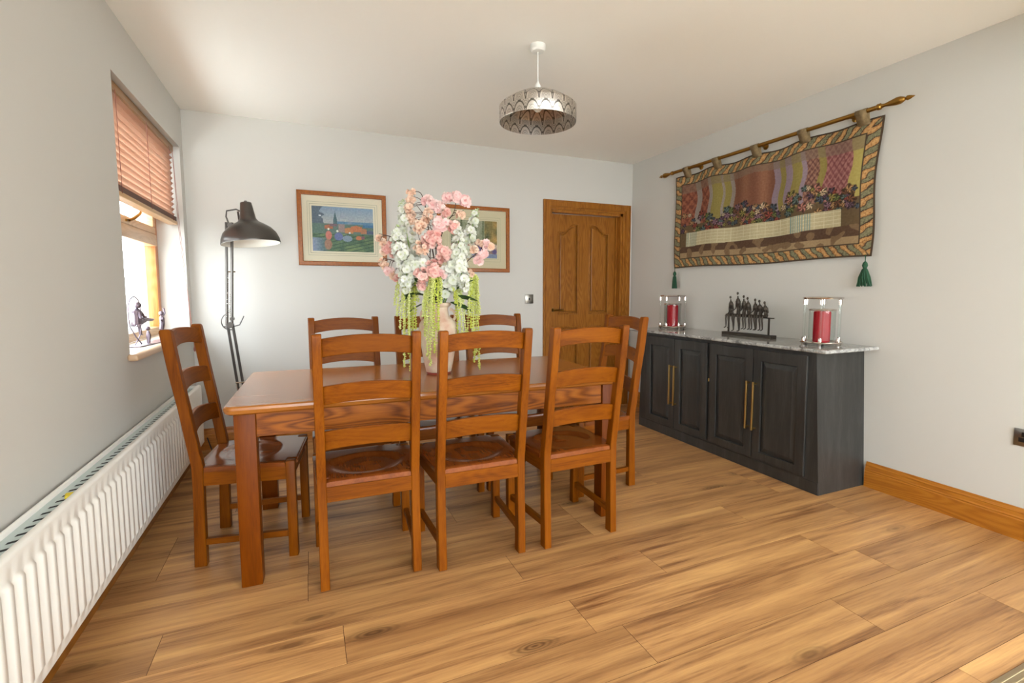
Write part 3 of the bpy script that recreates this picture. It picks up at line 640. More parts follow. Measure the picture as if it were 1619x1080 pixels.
# plinth shadow gap lines
MB().box(SF - 0.004, SF + 0.004, SY0 + 0.004, SY1 - 0.004, 0.0, 0.075, 0.001).build('plinth', W_black, sb)
MB().box(sx(.56) - 0.012, sx(.56), 2.793, 2.8, 0.548, 0.572, 0.002).build('latch', M_brass, sb)
gm = bpy.data.materials.new('grey_granite'); gm.use_nodes = True; n = gm.node_tree.nodes; l = gm.node_tree.links; p = n['Principled BSDF']
tc = n.new('ShaderNodeTexCoord'); n1 = n.new('ShaderNodeTexNoise'); n1.inputs['Scale'].default_value = 14; n1.inputs['Detail'].default_value = 8; n1.inputs['Roughness'].default_value = 0.75; n1.inputs['Distortion'].default_value = 1.2
l.new(tc.outputs['Object'], n1.inputs[0]); cr = n.new('ShaderNodeValToRGB'); cr.color_ramp.elements[0].position = 0.38; cr.color_ramp.elements[0].color = srgb(104, 104, 102); cr.color_ramp.elements[1].position = 0.66; cr.color_ramp.elements[1].color = srgb(206, 204, 200)
l.new(n1.outputs[0], cr.inputs[0]); l.new(cr.outputs[0], p.inputs['Base Color']); p.inputs['Roughness'].default_value = 0.08
CT = 0.887
ct_pts = [(2.785, 1.865), (XR - 0.002, 1.865), (XR - 0.002, 3.74), (2.69, 3.74), (2.69, 1.94)]
ct = MB().prism([(2.725, 1.866), (XR - 0.002, 1.866), (XR - 0.002, 3.74), (2.715, 3.74), (2.715, 1.90)], SZ, CT, 'Z', 0.006)
tag(ct.build('countertop', gm, ang=30), 'polished grey granite slab lying on the black sideboard', 'countertop')

# lanterns and candles
def lantern(x, y, rot, lab, labc):
    t = thing('candle_lantern', lab, 'lantern', (x, y, CT), rot, 'glass-rod candle lanterns on the sideboard')
    R1, Hh = 0.108, 0.305
    def ring(z, r, tr=0.006, nm='ring'):
        pts = [(r * math.cos(a * PI / 20), r * math.sin(a * PI / 20), z) for a in range(40)]
        return MB().tube(pts, tr, 8, closed=True)
    ring(0.018, R1 + 0.006, 0.007).build('bottom_ring', M_chrome, t); ring(Hh - 0.008, R1, 0.006).build('top_ring', M_chrome, t)
    MB().lathe([(R1 - 0.002, 0.012), (R1, 0.018)], 40).build('tray', M_chrome, t)
    for k_ in range(6):
        a = k_ * PI / 3 + 0.35; px, py = R1 * math.cos(a), R1 * math.sin(a)
        MB().lathe([(0.0075, 0.04), (0.0075, Hh - 0.045)], 12, (px, py, 0)).build('glass_rod', M_glassthin, t)
        MB().lathe([(0.006, Hh - 0.012), (0.0105, Hh - 0.018), (0.0105, Hh - 0.05)], 12, (px, py, 0)).build('rod_cap', M_chrome, t)
        MB().lathe([(0.0105, 0.048), (0.0105, 0.02), (0.013, 0.016), (0.010, 0.0)], 12, (px, py, 0)).build('rod_cap', M_chrome, t)
    gl = MB().lathe([(0.0755, 0.02), (0.0755, 0.222)], 36, capb=False, capt=False).lathe([(0.0725, 0.222), (0.0725, 0.02)], 36, capb=False, capt=False)
    gl.build('glass_cylinder', M_glassthin, t)
    ring(0.222, 0.075, 0.0048).build('glass_rim', M_chrome, t)
    c = thing('pillar_candle', labc, 'candle', (x, y, CT + 0.018), 0, 'red pillar candles in the lanterns')
    MB().lathe([(0.046, 0), (0.048, 0.004), (0.048, 0.188), (0.044, 0.194), (0.036, 0.190), (0.01, 0.186)], 36).build('wax', M_candle, c)
    MB().tube([(0, 0, 0.185), (0.001, 0, 0.20)], 0.0015, 5).build('wick', M_wick, c)
lantern(3.07, 3.57, 0.0, 'chrome and glass candle lantern at the far end of the sideboard', 'red pillar candle inside the far lantern')
lantern(3.005, 2.10, 0.2, 'chrome and glass candle lantern at the near end of the sideboard', 'red pillar candle inside the near lantern')

# bronze sculpture of seven seated figures
scu = thing('bronze_sculpture', 'dark bronze sculpture of seven people sitting along a bench on the sideboard', 'sculpture', (3.055, 2.705, CT), 0)
MB().box(-0.032, 0.032, -0.215, 0.235, 0, 0.022, 0.002).build('base', M_bronze, scu)
MB().box(-0.014, 0.016, -0.205, 0.225, 0.142, 0.148, 0.001).box(-0.005, 0.005, -0.178, -0.168, 0.02, 0.143).box(-0.005, 0.005, 0.19, 0.20, 0.02, 0.143).build('bench', M_bronze, scu)
hts = [0.158, 0.192, 0.165, 0.150, 0.138, 0.128, 0.118]; yy = [0.172, 0.108, 0.055, 0.006, -0.05, -0.095, -0.143]
for k_ in range(7):
    h = hts[k_]; y = yy[k_]; g = MB(); z0 = 0.150; t_ = h; lean = [0.004, 0.0, -0.004, 0.006, -0.004, 0.002, 0.004][k_]
    hw_ = 0.018 * (0.85 + 0.15 * h / 0.15)
    g.tube([(0.0, y, z0), (0.004, y, z0 + 0.10 * t_), (0.004, y + lean, z0 + 0.32 * t_), (-0.002, y + lean, z0 + 0.52 * t_), (-0.004, y + lean, z0 + 0.66 * t_), (-0.006, y + lean, z0 + 0.72 * t_), (-0.007, y + lean, z0 + 0.8 * t_)],
           [0.013, 0.0145, 0.0115, hw_ * 0.95, hw_ * 0.7, 0.006, 0.0048], 10)
    g.ball((-0.010, y + lean * 1.3, z0 + 0.90 * t_), 0.0088, 2, (1.1, 0.85, 1.35))
    ll = 0.095 + 0.02 * (k_ in (1, 2))
    for s_ in (-1, 1):
        kx = -0.045; ky = y + s_ * 0.011; cross = [0.004, -0.010, -0.008, 0.0, 0.0, -0.006, 0.0][k_]
        if k_ == 0: kx = -0.040
        fy = ky + s_ * cross; zk = z0 + 0.008
        g.tube([(0.0, y + s_ * 0.007, z0 + 0.004), (-0.022, ky, z0 + 0.010), (kx, ky, zk), (kx - 0.004, ky + s_ * cross * 0.3, zk - 0.03), (kx + 0.001, ky + s_ * cross * 0.7, zk - 0.06), (kx + 0.004, fy, zk - ll), (kx - 0.004, fy, zk - ll - 0.004), (kx - 0.018, fy, zk - ll - 0.007)],
               [0.0095, 0.0085, 0.0075, 0.0068, 0.0062, 0.0042, 0.0046, 0.0032], 8)
        ax = y + lean + s_ * hw_ * 0.92; zs_ = z0 + 0.60 * t_
        ey = ax + s_ * 0.006; el = z0 + 0.30 * t_
        hy_ = (y + s_ * 0.022) if k_ not in (0,) else y + s_ * 0.004
        if k_ == 1: hy_ = y + s_ * 0.03
        g.tube([(-0.002, ax * 1.0, zs_), (0.002, ey, el), (-0.02, hy_, z0 + 0.16 * t_ + 0.006), (-0.03, hy_, z0 + 0.016)], [0.0058, 0.005, 0.0042, 0.0034], 7)
    o = g.build('seated_figure', M_bronze, scu)
    rm = o.modifiers.new('r', 'REMESH'); rm.mode = 'VOXEL'; rm.voxel_size = 0.0022; rm.use_smooth_shade = True; bake_mod(o)

# ------------------------------------------------------------------ curtain pole and tapestry
rod = thing('curtain_pole', 'long brass pole with turned finials high on the right wall', 'pole', (3.13, 0, 2.307))
MB().tube([(0, 1.915, 0), (0, 3.68, 0)], 0.0135, 14).build('tube', M_abrass, rod)
Mx = Matrix.Rotation(math.radians(90), 4, 'X')   # z -> -y
fin = [(0.0135, 0), (0.018, 0.004), (0.018, 0.02), (0.012, 0.026), (0.009, 0.045), (0.016, 0.075), (0.022, 0.105), (0.021, 0.125), (0.012, 0.145), (0.006, 0.15), (0.013, 0.160), (0.012, 0.170), (0.004, 0.19), (0.001, 0.198)]
MB().lathe(fin, 20, (0, 1.917, 0), Mx).build('finial', M_abrass, rod)
MB().lathe(fin, 20, (0, 3.678, 0), Matrix.Rotation(math.radians(-90), 4, 'X')).build('finial', M_abrass, rod)
for y in (2.09, 2.75, 3.41):
    MB().tube([(0.081, y, 0), (0.03, y, 0), (0.0, y, -0.004)], [0.008, 0.007, 0.012], 10).lathe([(0.022, 0), (0.022, 0.006), (0.012, 0.010)], 16, (0.081, y, 0), Matrix.Rotation(math.radians(-90), 4, 'Y')).build('bracket', M_abrass, rod)

def lerp3(a, b, t): return tuple(a[i] + (b[i] - a[i]) * t for i in range(3))
def nz(x, y, s=0): return mnoise.noise(Vector((x, y, s)))
BL = random.Random(31)
pal = [(74, 104, 108), (98, 118, 60), (150, 60, 52), (128, 92, 118), (172, 128, 84), (196, 172, 140), (58, 78, 104), (140, 134, 62), (110, 66, 44), (168, 104, 96), (84, 60, 92)]
blobs = []
for i in range(150):
    s = BL.random(); t = 0.34 + BL.random() * 0.24 * (0.75 + 0.4 * math.sin(s * 9 + 1) ** 2); blobs.append((s, t, 0.012 + BL.random() * 0.018, BL.choice(pal), BL.random() * 6.3))
def damask(s, t, a, b, fx=60, ft=26):
    v = math.sin(s * fx * 2) * math.sin(t * ft * 2) + 0.6 * math.sin(s * fx * 4 + 1) * math.cos(t * ft * 3.3)
    v += nz(s * 90, t * 45) * 0.9
    return lerp3(a, b, max(0, min(1, 0.5 + 0.8 * v)))
def tapestry_paint(u, v):
    bu, bv = 0.05, 0.105
    e = min(u / bu, (1 - u) / bu, v / bv, (1 - v) / bv)
    if e < 1:
        if e < 0.12 or e > 0.88: return (66, 50, 34)
        horiz = min(v / bv, (1 - v) / bv) < min(u / bu, (1 - u) / bu)
        al = u * 21 if horiz else v * 10
        ph = al + (e - 0.5) * (0.9 if horiz else 0.5) + 0.25 * nz(u * 30, v * 20)
        q = (ph % 1.0); f = abs(nz(u * 160, v * 80, 3)) * 1.6
        if q < 0.42: return lerp3((206, 164, 106), (140, 92, 48), min(1, f + abs(q - 0.21) * 1.5))
        if q < 0.52: return (60, 44, 30)
        if q < 0.92: return lerp3((134, 130, 98), (74, 72, 52), min(1, f))
        return (72, 54, 38)
    s = (u - bu) / (1 - 2 * bu); t = (v - bv) / (1 - 2 * bv)
    fine = nz(s * 120, t * 60, 5) * 10
    wob = 0.008 * math.sin(t * 14)
    ss = s + wob
    # upper hangings
    bands = [(0.10, 'r'), (0.14, 'm'), (0.20, 'r'), (0.225, 'm'), (0.29, 'o'), (0.305, 'm'), (0.345, 'o'), (0.37, 'm'), (0.60, 'b'), (0.635, 'v'), (0.665, 'o'), (0.70, 'v'), (0.745, 'o'), (0.765, 'v'), (0.815, 'd'), (0.845, 'o'), (0.96, 'p'), (1.1, 'y')]
    for lim, kd in bands:
        if ss < lim: break
    c = {'r': damask(s, t, (112, 52, 42), (150, 84, 62)), 'm': (138, 130, 128), 'o': (138, 128, 62), 'b': lerp3((118, 70, 54), (140, 92, 70), 0.5 + 0.5 * math.sin(s * 60)),
         'v': (134, 118, 140), 'd': damask(s, t, (96, 56, 58), (150, 108, 92), 140, 46), 'p': damask(s, t, (124, 64, 74), (168, 110, 112), 120, 40), 'y': (172, 160, 82)}[kd]
    if t > 0.93 - 0.1 * abs(s - 0.5): c = lerp3(c, (120, 104, 92), 0.6)
    # foliage and blossom band
    best = None
    for (bs, bt, br, bc, ph) in blobs:
        dx = (s - bs) * 2.0; dy = t - bt
        if abs(dx) < 0.09 and abs(dy) < 0.09:
            d = math.hypot(dx, dy) / (br * (1.8 + 0.35 * math.sin(5 * math.atan2(dy, dx) + ph)))
            if d < 1 and (best is None or d < best[0]): best = (d, bc, dx, dy, ph)
    if best:
        d, bc, dx, dy, ph = best; sh = 0.75 + 0.45 * math.cos(5 * math.atan2(dy, dx) + ph + d * 3)
        c = tuple(min(235, x * (0.55 if d > 0.85 else sh)) for x in bc)
    elif t < 0.44: c = (92, 76, 52)
    lo_ = 0.15 + 0.03 * s; hi = 0.34 + 0.01 * s
    if lo_ < t < hi and 0.04 < s < 0.93:
        c = (186, 178, 142)
        if abs((s * 24) % 1 - 0.5) < 0.04 or abs((t * 26) % 1 - 0.5) < 0.07: c = (206, 202, 168)
        if 0.70 < s < 0.80 and (s * 90) % 1 < 0.5: c = (120, 150, 148)
        if s < 0.12 and (s * 90) % 1 < 0.5: c = (130, 150, 140)
    elif t <= lo_:
        c = (82, 58, 44) if t > 0.07 else (156, 132, 98)
        if nz(s * 22, t * 10, 9) > 0.18: c = (120, 96, 70)
    g_ = sum(c) / 3
    return tuple(max(0, min(255, (x * 0.8 + g_ * 0.2 + q_) * 0.97 + fine)) for x, q_ in zip(c, (6, 0, -8)))
tp = thing('wall_tapestry', 'woven wall tapestry with gold rope border hanging from the brass pole', 'tapestry', (0, 0, 0))
TY0, TY1, TZ0, TZ1 = 3.688, 1.925, 1.437, 2.268
nu, nv = 420, 200
def tapP(u, v):
    sag = 0.010 * math.sin(u * PI * 8 + 0.5) * v
    # cloth is pulled up at each loop and droops between them
    y = TY0 + (TY1 - TY0) * u + (0.012 * math.sin(v * 7 + 0.5) + 0.018 * (v - 0.5)) * (-1 if u > .5 else 0.3) * (abs(u - 0.5) * 2) ** 3
    z = TZ0 + (TZ1 - TZ0) * v - 0.010 * (1 - math.cos(u * 2 * PI * 4)) * v * 0.6 + 0.006 * math.sin(u * 9)
    x = 3.178 - 0.012 * math.sin(u * 2 * PI * 4.5 + 0.6) * (0.3 + 0.7 * v) - 0.006 * math.sin(v * 5 + u * 7) 
    return (x, y, z)
mb = MB().grid(tapP, nu, nv); me = bpy.data.meshes.new('cloth'); me.from_pydata(mb.v, [], mb.f); me.update()
ca = me.color_attributes.new('paint', 'FLOAT_COLOR', 'POINT'); buf = []
for j in range(nv):
    for i in range(nu): buf += list(srgb(*tapestry_paint(i / (nu - 1), j / (nv - 1))))
ca.data.foreach_set('color', buf)
for q in me.polygons: q.use_smooth = True
M_tap = painted('tapestry_weave', 0.9, bump=0.6, bs=500)
o = put('cloth', me, M_tap, tp); sd = o.modifiers.new('s', 'SOLIDIFY'); sd.thickness = 0.004
M_loop = mat('tapestry_loop', srgb(128, 108, 76), 0.9, bump=0.8, bscale=200, var=0.55, vscale=55)
for y in (2.005, 2.39, 2.78, 3.165, 3.51):
    lp = MB(); vs = []
    path = [(3.160, 2.225), (3.146, 2.295), (3.142, 2.31), (3.137, 2.319), (3.13, 2.3225), (3.12, 2.319), (3.115, 2.31), (3.115, 2.30), (3.135, 2.27), (3.158, 2.225)]
    path = [(3.166, 2.235), (3.150, 2.30), (3.146, 2.312), (3.139, 2.3215), (3.130, 2.3245), (3.120, 2.3215), (3.113, 2.312), (3.1125, 2.302), (3.126, 2.285), (3.152, 2.235)]
    n_ = len(path); hw_ = 0.034
    for (x, z) in path: vs += [(x, y - hw_, z), (x, y + hw_, z)]
    lp.add(vs, [(2 * i, 2 * i + 1, 2 * i + 3, 2 * i + 2) for i in range(n_ - 1)])
    o = lp.build('loop', M_loop, tp, ang=60); sd = o.modifiers.new('s', 'SOLIDIFY'); sd.thickness = 0.0025
for (y, zt, ln_, r) in ((3.665, 1.44, 0.19, 0.030), (1.955, 1.44, 0.185, 0.048)):
    g = MB().tube([(3.165, y, zt + 0.01), (3.165, y, zt - 0.045)], 0.003, 6)
    g.lathe([(0.004, -0.03), (0.012, -0.04), (0.016, -0.055), (0.012, -0.068), (0.009, -0.072), (0.014, -0.078), (0.017, -0.085)], 12, (3.165, y, zt))
    for k_ in range(34):
        a = 2 * PI * k_ / 34; rr = r * (0.6 + 0.4 * ((k_ * 7) % 5) / 4) * 0.95
        g.tube([(3.165 + 0.012 * math.cos(a), y + 0.012 * math.sin(a), zt - 0.08), (3.165 + rr * 0.45 * math.cos(a), y + rr * 0.7 * math.sin(a), zt - 0.13), (3.165 + rr * 0.5 * math.cos(a + .2), y + rr * math.sin(a + .2), zt - ln_ + 0.006 * ((k_ * 3) % 4) / 3)], [0.004, 0.0045, 0.003], 5)
    g.build('tassel', M_tassel, tp, label='green tassel')

# ------------------------------------------------------------------ framed prints
M_frame = mat('burr_walnut_frame', srgb(146, 80, 12), 0.35, coat=0.15, bump=0.1, bscale=80, var=0.55, vscale=70, spec=0.25)
M_mount = mat('picture_mount', srgb(222, 210, 188), 0.7)
M_line = mat('mount_line', srgb(150, 146, 128), 0.7)
M_art = painted('art_print', 0.7, 0.0)
def village(u, v):
    n = nz(u * 9, v * 6); f = nz(u * 40, v * 30, 2) * 16
    if v > 0.62:
        c = lerp3((176, 176, 176), (126, 150, 178), min(1, max(0, (v - 0.62) / 0.38)))
        if v > 0.62 and v < 0.68 and u > 0.35: c = (92, 130, 160)
        c = lerp3(c, (150, 156, 176), max(0, n))
        if u < 0.16 + 0.1 * nz(v * 12, 3.3): c = (92, 104, 120)
    elif v > 0.40:
        c = (96, 118, 112)
        roofs = [(0.2, .33, .50, .60, (170, 108, 84)), (.28, .4, .56, .64, (120, 100, 110)), (.42, .52, .44, .66, (150, 130, 130)), (.52, .66, .42, .55, (186, 130, 90)), (.62, .8, .46, .60, (190, 118, 84)), (.78, .88, .42, .54, (176, 122, 96)), (.88, 1, .42, .5, (84, 92, 120))]
        for a, b, c0, c1, cc in roofs:
            top_ = c1 - abs(u - (a + b) / 2) * 0.35
            if a < u < b and c0 < v < top_: c = cc
        if v > 0.56 and u > 0.82: c = (70, 112, 150)
    else:
        c = lerp3((72, 98, 84), (112, 132, 96), 0.5 + n)
        if abs((v * 3.2 - u * 1.1) % 0.25 - 0.1) < 0.03: c = (60, 84, 74)
        if u < 0.25 and v < 0.3: c = lerp3((140, 150, 186), c, u * 3.5)
    if abs(u - 0.37) < 0.028 * max(0, 1 - max(0, v - 0.72) / 0.18) and 0.62 < v < 0.9: c = (74, 100, 108)
    for (a, b, rx, ry, cc) in ((.26, .36, .05, .1, (196, 120, 112)), (.25, .16, .06, .12, (160, 124, 108)), (.42, .34, .07, .09, (104, 112, 160)), (.56, .3, .08, .07, (130, 146, 168)), (.75, .32, .05, .05, (186, 116, 84)), (.82, .33, .03, .04, (120, 84, 100)),
                           (.26, .5, .016, .022, (236, 236, 226)), (.40, .46, .018, .022, (232, 230, 220)), (.60, .43, .014, .018, (210, 220, 230)), (.13, .79, .02, .014, (226, 232, 240))):
        if ((u - a) / rx) ** 2 + ((v - b) / ry) ** 2 < 1: c = cc
    return tuple(max(0, min(255, x + f)) for x in c)
def woodland(u, v):
    f = nz(u * 36, v * 30, 4) * 26; n = nz(u * 7, v * 5, 8)
    c = lerp3((120, 124, 96), (168, 166, 150), 0.5 + n)
    if v > 0.35 and abs((u * 6.5) % 1 - 0.5) < 0.12: c = (96, 104, 76)
    if u > 0.72 and v > 0.3: c = lerp3((150, 124, 72), (96, 92, 56), 0.5 + n * 1.5)
    if v < 0.38: c = lerp3((120, 92, 96), (190, 168, 150), 0.5 + n * 1.8)
    if v < 0.12: c = (122, 132, 160)
    for (a, b, rx, ry, cc) in ((.62, .24, .06, .1, (92, 72, 120)), (.84, .28, .08, .08, (214, 206, 196)), (.84, .28, .04, .04, (96, 106, 120)), (.5, .4, .08, .03, (190, 144, 130)), (.72, .14, .08, .05, (214, 176, 160)), (.94, .18, .05, .06, (96, 84, 130)), (.3, .3, .1, .12, (150, 100, 90)), (.15, .2, .08, .1, (80, 90, 110))):
        if ((u - a) / rx) ** 2 + ((v - b) / ry) ** 2 < 1: c = cc
    return tuple(max(0, min(255, x + f)) for x in c)
def picture(x0, x1, z0, z1, art, lab, tilt, mcol, ins):
    t = thing('framed_print', lab, 'picture', ((x0 + x1) / 2, D, (z0 + z1) / 2), 0, 'framed prints on the back wall'); t.rotation_euler = (0, math.radians(tilt), 0)
    w_, h_ = (x1 - x0) / 2, (z1 - z0) / 2; fw_ = 0.035
    def V_(me, y): me.transform(Matrix(((1, 0, 0, 0), (0, 0, -1, y), (0, 1, 0, 0), (0, 0, 0, 1)))); return me
    put('frame', V_(plate(rect(-w_, w_, -h_, h_), [rect(-w_ + fw_, w_ - fw_, -h_ + fw_, h_ - fw_)], 0.024, 0.006, 2), -0.014), M_frame, t)
    aw, ah = w_ - ins[0], h_ - ins[1]
    put('mount', V_(plate(rect(-w_ + fw_ - 0.004, w_ - fw_ + 0.004, -h_ + fw_ - 0.004, h_ - fw_ + 0.004), [rect(-aw, aw, -ah, ah)], 0.003), -0.010), mcol, t)
    lines = MB()
    for d, tk in ((0.016, 0.003), (0.033, 0.0022)) if art is village else ((0.012, 0.0016), (0.032, 0.0016)):
        a, b = aw + d, ah + d
        me_ = V_(plate(rect(-a - tk / 2, a + tk / 2, -b - tk / 2, b + tk / 2), [rect(-a + tk / 2, a - tk / 2, -b + tk / 2, b - tk / 2)], 0.0008), -0.0118)
        put('mount_line', me_, M_line, t)
    me_ = bpy.data.meshes.new('art'); nu_, nv_ = 150, 105
    mb_ = MB().grid(lambda u, v: (-aw - 0.002 + (2 * aw + 0.004) * u, -0.0088, -ah - 0.002 + (2 * ah + 0.004) * v), nu_, nv_)
    me_.from_pydata(mb_.v, [], mb_.f); ca = me_.color_attributes.new('paint', 'FLOAT_COLOR', 'POINT'); buf = []
    for j in range(nv_):
        for i in range(nu_): buf += list(srgb(*art(i / (nu_ - 1), j / (nv_ - 1))))
    ca.data.foreach_set('color', buf); put('print', me_, M_art, t)
    MB().box(-w_ + fw_ - 0.004, w_ - fw_ + 0.004, -0.0145, -0.0135, -h_ + fw_ - 0.004, h_ - fw_ + 0.004).build('glass', M_pglass, t, smooth=False)
    MB().box(-w_ + 0.01, w_ - 0.01, -0.007, -0.001, -h_ + 0.01, h_ - 0.01).build('backing', mat('brown_board', srgb(110, 84, 60), 0.9), t, smooth=False)
picture(-0.045, 0.652, 1.440, 2.040, village, 'framed village landscape print above the left far chair', 0, M_mount, (0.108, 0.118))
picture(1.095, 1.795, 1.405, 2.008, woodland, 'framed woodland print half hidden behind the flowers', 0, mat('picture_mount_beige', srgb(204, 190, 160), 0.7), (0.125, 0.13))

# ------------------------------------------------------------------ pendant light
pn = thing('pendant_light', 'round silver patterned metal pendant light hanging from the ceiling', 'pendant light', (1.2, 2.52, H))
MB().lathe([(0.012, -0.036), (0.034, -0.034), (0.041, -0.026), (0.042, -0.004), (0.042, 0.0)], 28).build('ceiling_rose', M_white, pn)
MB().tube([(0, 0, -0.035), (0, 0, -0.22)], 0.003, 8).lathe([(0.004, -0.19), (0.010, -0.20), (0.018, -0.215), (0.018, -0.25)], 16).build('cord', M_white, pn)
M_shade = bpy.data.materials.new('patterned_metal'); M_shade.use_nodes = True; n = M_shade.node_tree.nodes; l = M_shade.node_tree.links; p = n['Principled BSDF']
def math_(op, a, b=None, c=None):
    q = n.new('ShaderNodeMath'); q.operation = op
    for i, v_ in enumerate((a, b, c)):
        if v_ is None: continue
        if isinstance(v_, (int, float)): q.inputs[i].default_value = v_
        else: l.new(v_, q.inputs[i])
    return q.outputs[0]
tc = n.new('ShaderNodeTexCoord'); sp = n.new('ShaderNodeSeparateXYZ'); l.new(tc.outputs['Object'], sp.inputs[0])
ang = math_('MULTIPLY', math_('ARCTAN2', sp.outputs['Y'], sp.outputs['X']), 19 / (2 * PI))
vv = math_('MULTIPLY', math_('ADD', sp.outputs['Z'], 0.425), 1 / 0.072)
def fan(off, voff):
    a = math_('SUBTRACT', math_('FRACT', math_('ADD', ang, off + 50)), 0.5)
    b = math_('MULTIPLY', math_('FRACT', math_('ADD', vv, voff + 50)), 0.52)
    return math_('SQRT', math_('ADD', math_('MULTIPLY', a, a), math_('MULTIPLY', b, b)))
# overlapping fish-scale fans: the second row shows where the first row's fan ends
ra_ = fan(0.0, 0.0); rb_ = fan(0.5, 0.5); ins = math_('LESS_THAN', ra_, 0.5)
rr = math_('ADD', math_('MULTIPLY', ra_, ins), math_('MULTIPLY', rb_, math_('SUBTRACT', 1.0, ins)))
edge = math_('GREATER_THAN', rr, 0.44)
core = math_('MULTIPLY', math_('LESS_THAN', rr, 0.34), math_('ADD', 0.45, math_('MULTIPLY', math_('SINE', math_('MULTIPLY', rr, 70)), 0.35)))
dots = n.new('ShaderNodeTexVoronoi'); dots.inputs['Scale'].default_value = 190; l.new(tc.outputs['Object'], dots.inputs[0])
dk = math_('MAXIMUM', math_('MULTIPLY', edge, 0.9), math_('MULTIPLY', core, 0.55))
dk = math_('ADD', dk, math_('MULTIPLY', math_('LESS_THAN', dots.outputs['Distance'], 0.3), 0.25))
mxc = n.new('ShaderNodeMix'); mxc.data_type = 'RGBA'; mxc.inputs[6].default_value = srgb(214, 206, 196); mxc.inputs[7].default_value = srgb(96, 90, 84)
l.new(dk, mxc.inputs[0]); mxc.clamp_factor = True; l.new(mxc.outputs[2], p.inputs['Base Color']); p.inputs['Metallic'].default_value = 0.9; p.inputs['Roughness'].default_value = 0.32
bpn = n.new('ShaderNodeBump'); bpn.inputs['Strength'].default_value = 0.6; bpn.inputs['Distance'].default_value = 0.002; l.new(rr, bpn.inputs['Height']); l.new(bpn.outputs[0], p.inputs['Normal'])
sh = MB().lathe([(0.209, -0.408), (0.211, -0.404), (0.211, -0.325), (0.205, -0.318), (0.150, -0.283), (0.090, -0.254), (0.050, -0.240), (0.018, -0.236)], 72, capb=False, capt=False)
sh.lathe([(0.018, -0.238), (0.050, -0.242), (0.089, -0.256), (0.149, -0.285), (0.204, -0.320), (0.209, -0.326), (0.209, -0.408)], 72, capb=False, capt=False)
sh.build('shade', M_shade, pn, ang=30)
MB().lathe([(0.016, -0.25), (0.018, -0.262), (0.026, -0.285), (0.031, -0.31), (0.026, -0.335), (0.012, -0.348)], 20).build('bulb', M_white, pn)

# ------------------------------------------------------------------ floor lamp
lm = thing('floor_lamp', 'dark grey spring-arm floor lamp with a dome shade in the left corner', 'lamp', (-0.42, 4.12, 0))
MB().lathe([(0.14, 0), (0.14, 0.018), (0.13, 0.026), (0.02, 0.03), (0.018, 0.06)], 40).build('base', M_lamp, lm)
def P_(x, y, z): return (x + 0.42, y - 4.12, z)
for s_ in (-0.016, 0.016):
    MB().tube([P_(-0.42 + s_ * 1.2, 4.12, 0.05), P_(-0.516 + s_, 4.11, 0.99)], 0.0095, 8).build('lower_arm', M_lamp, lm)
    MB().tube([P_(-0.520 + s_, 4.11, 0.98), P_(-0.488 + s_ * 1.1, 4.10, 1.72)], 0.0095, 8).build('upper_arm', M_lamp, lm)
j = MB(); 
arc = [P_(-0.515 - 0.055 * math.cos(a), 4.11, 1.01 + 0.06 * math.sin(a)) for a in [(-100 + i * 15) * PI / 180 for i in range(12)]]
j.tube(arc, 0.004, 6).tube([P_(-0.56, 4.11, 0.975), P_(-0.51, 4.10, 0.97), P_(-0.455, 4.10, 0.985), P_(-0.425, 4.10, 1.05)], 0.005, 6).lathe([(0.022, -0.02), (0.022, 0.02)], 14, P_(-0.515, 4.11, 0.985), Mx)
j.lathe([(0.014, -0.024), (0.014, 0.024)], 12, P_(-0.500, 4.11, 1.03), Mx)
j.build('elbow_joint', M_lamp, lm)
spg = MB()
for (a, b) in ((P_(-0.535, 4.105, 1.02), P_(-0.512, 4.105, 1.36)), (P_(-0.482, 4.105, 1.36), P_(-0.52, 4.105, 1.04))):
    va, vb = Vector(a), Vector(b); pts = []
    for i in range(161):
        t = i / 160; q = va.lerp(vb, t); th = t * 2 * PI * 22; pts.append(q + Vector((math.cos(th) * 0.006, math.sin(th) * 0.006, 0)))
    spg.tube(pts, 0.0013, 4)
spg.tube([P_(-0.525, 4.105, 1.37), P_(-0.465, 4.105, 1.37)], 0.005, 6).tube([P_(-0.50, 4.105, 0.56), P_(-0.44, 4.105, 0.56)], 0.005, 6).tube([P_(-0.495, 4.105, 0.55), P_(-0.48, 4.105, 0.44)], 0.005, 6)
spg.build('spring', M_chrome, lm)
hj = MB().tube([P_(-0.488, 4.10, 1.70), P_(-0.505, 4.10, 1.76), P_(-0.50, 4.10, 1.80), P_(-0.44, 4.10, 1.815), P_(-0.41, 4.10, 1.80), P_(-0.36, 4.08, 1.79)], 0.0055, 7)
hj.tube([P_(-0.475, 4.10, 1.70), P_(-0.43, 4.10, 1.68), P_(-0.36, 4.09, 1.69)], 0.006, 7).tube([P_(-0.43, 4.10, 1.80), P_(-0.425, 4.10, 1.74), P_(-0.435, 4.10, 1.68)], 0.007, 7).tube([P_(-0.405, 4.10, 1.80), P_(-0.40, 4.10, 1.73), P_(-0.41, 4.10, 1.68)], 0.006, 7)
hj.tube([P_(-0.41, 4.10, 1.79), P_(-0.38, 4.08, 1.86)], 0.006, 7).lathe([(0.018, -0.016), (0.018, 0.016)], 12, P_(-0.482, 4.10, 1.70), Mx)
hj.build('head_joint', M_lamp, lm)
Rm = Matrix.Translation(Vector(P_(-0.345, 4.0, 1.565))) @ Matrix.Rotation(math.radians(-5), 4, 'Y') @ Matrix.Rotation(math.radians(-3.5), 4, 'X')
prof = [(0.190, 0.0), (0.191, 0.006), (0.186, 0.035), (0.170, 0.075), (0.140, 0.110), (0.100, 0.137), (0.068, 0.155), (0.052, 0.178), (0.046, 0.215), (0.041, 0.255), (0.036, 0.288), (0.030, 0.292), (0.010, 0.293), (0.009, 0.302)]
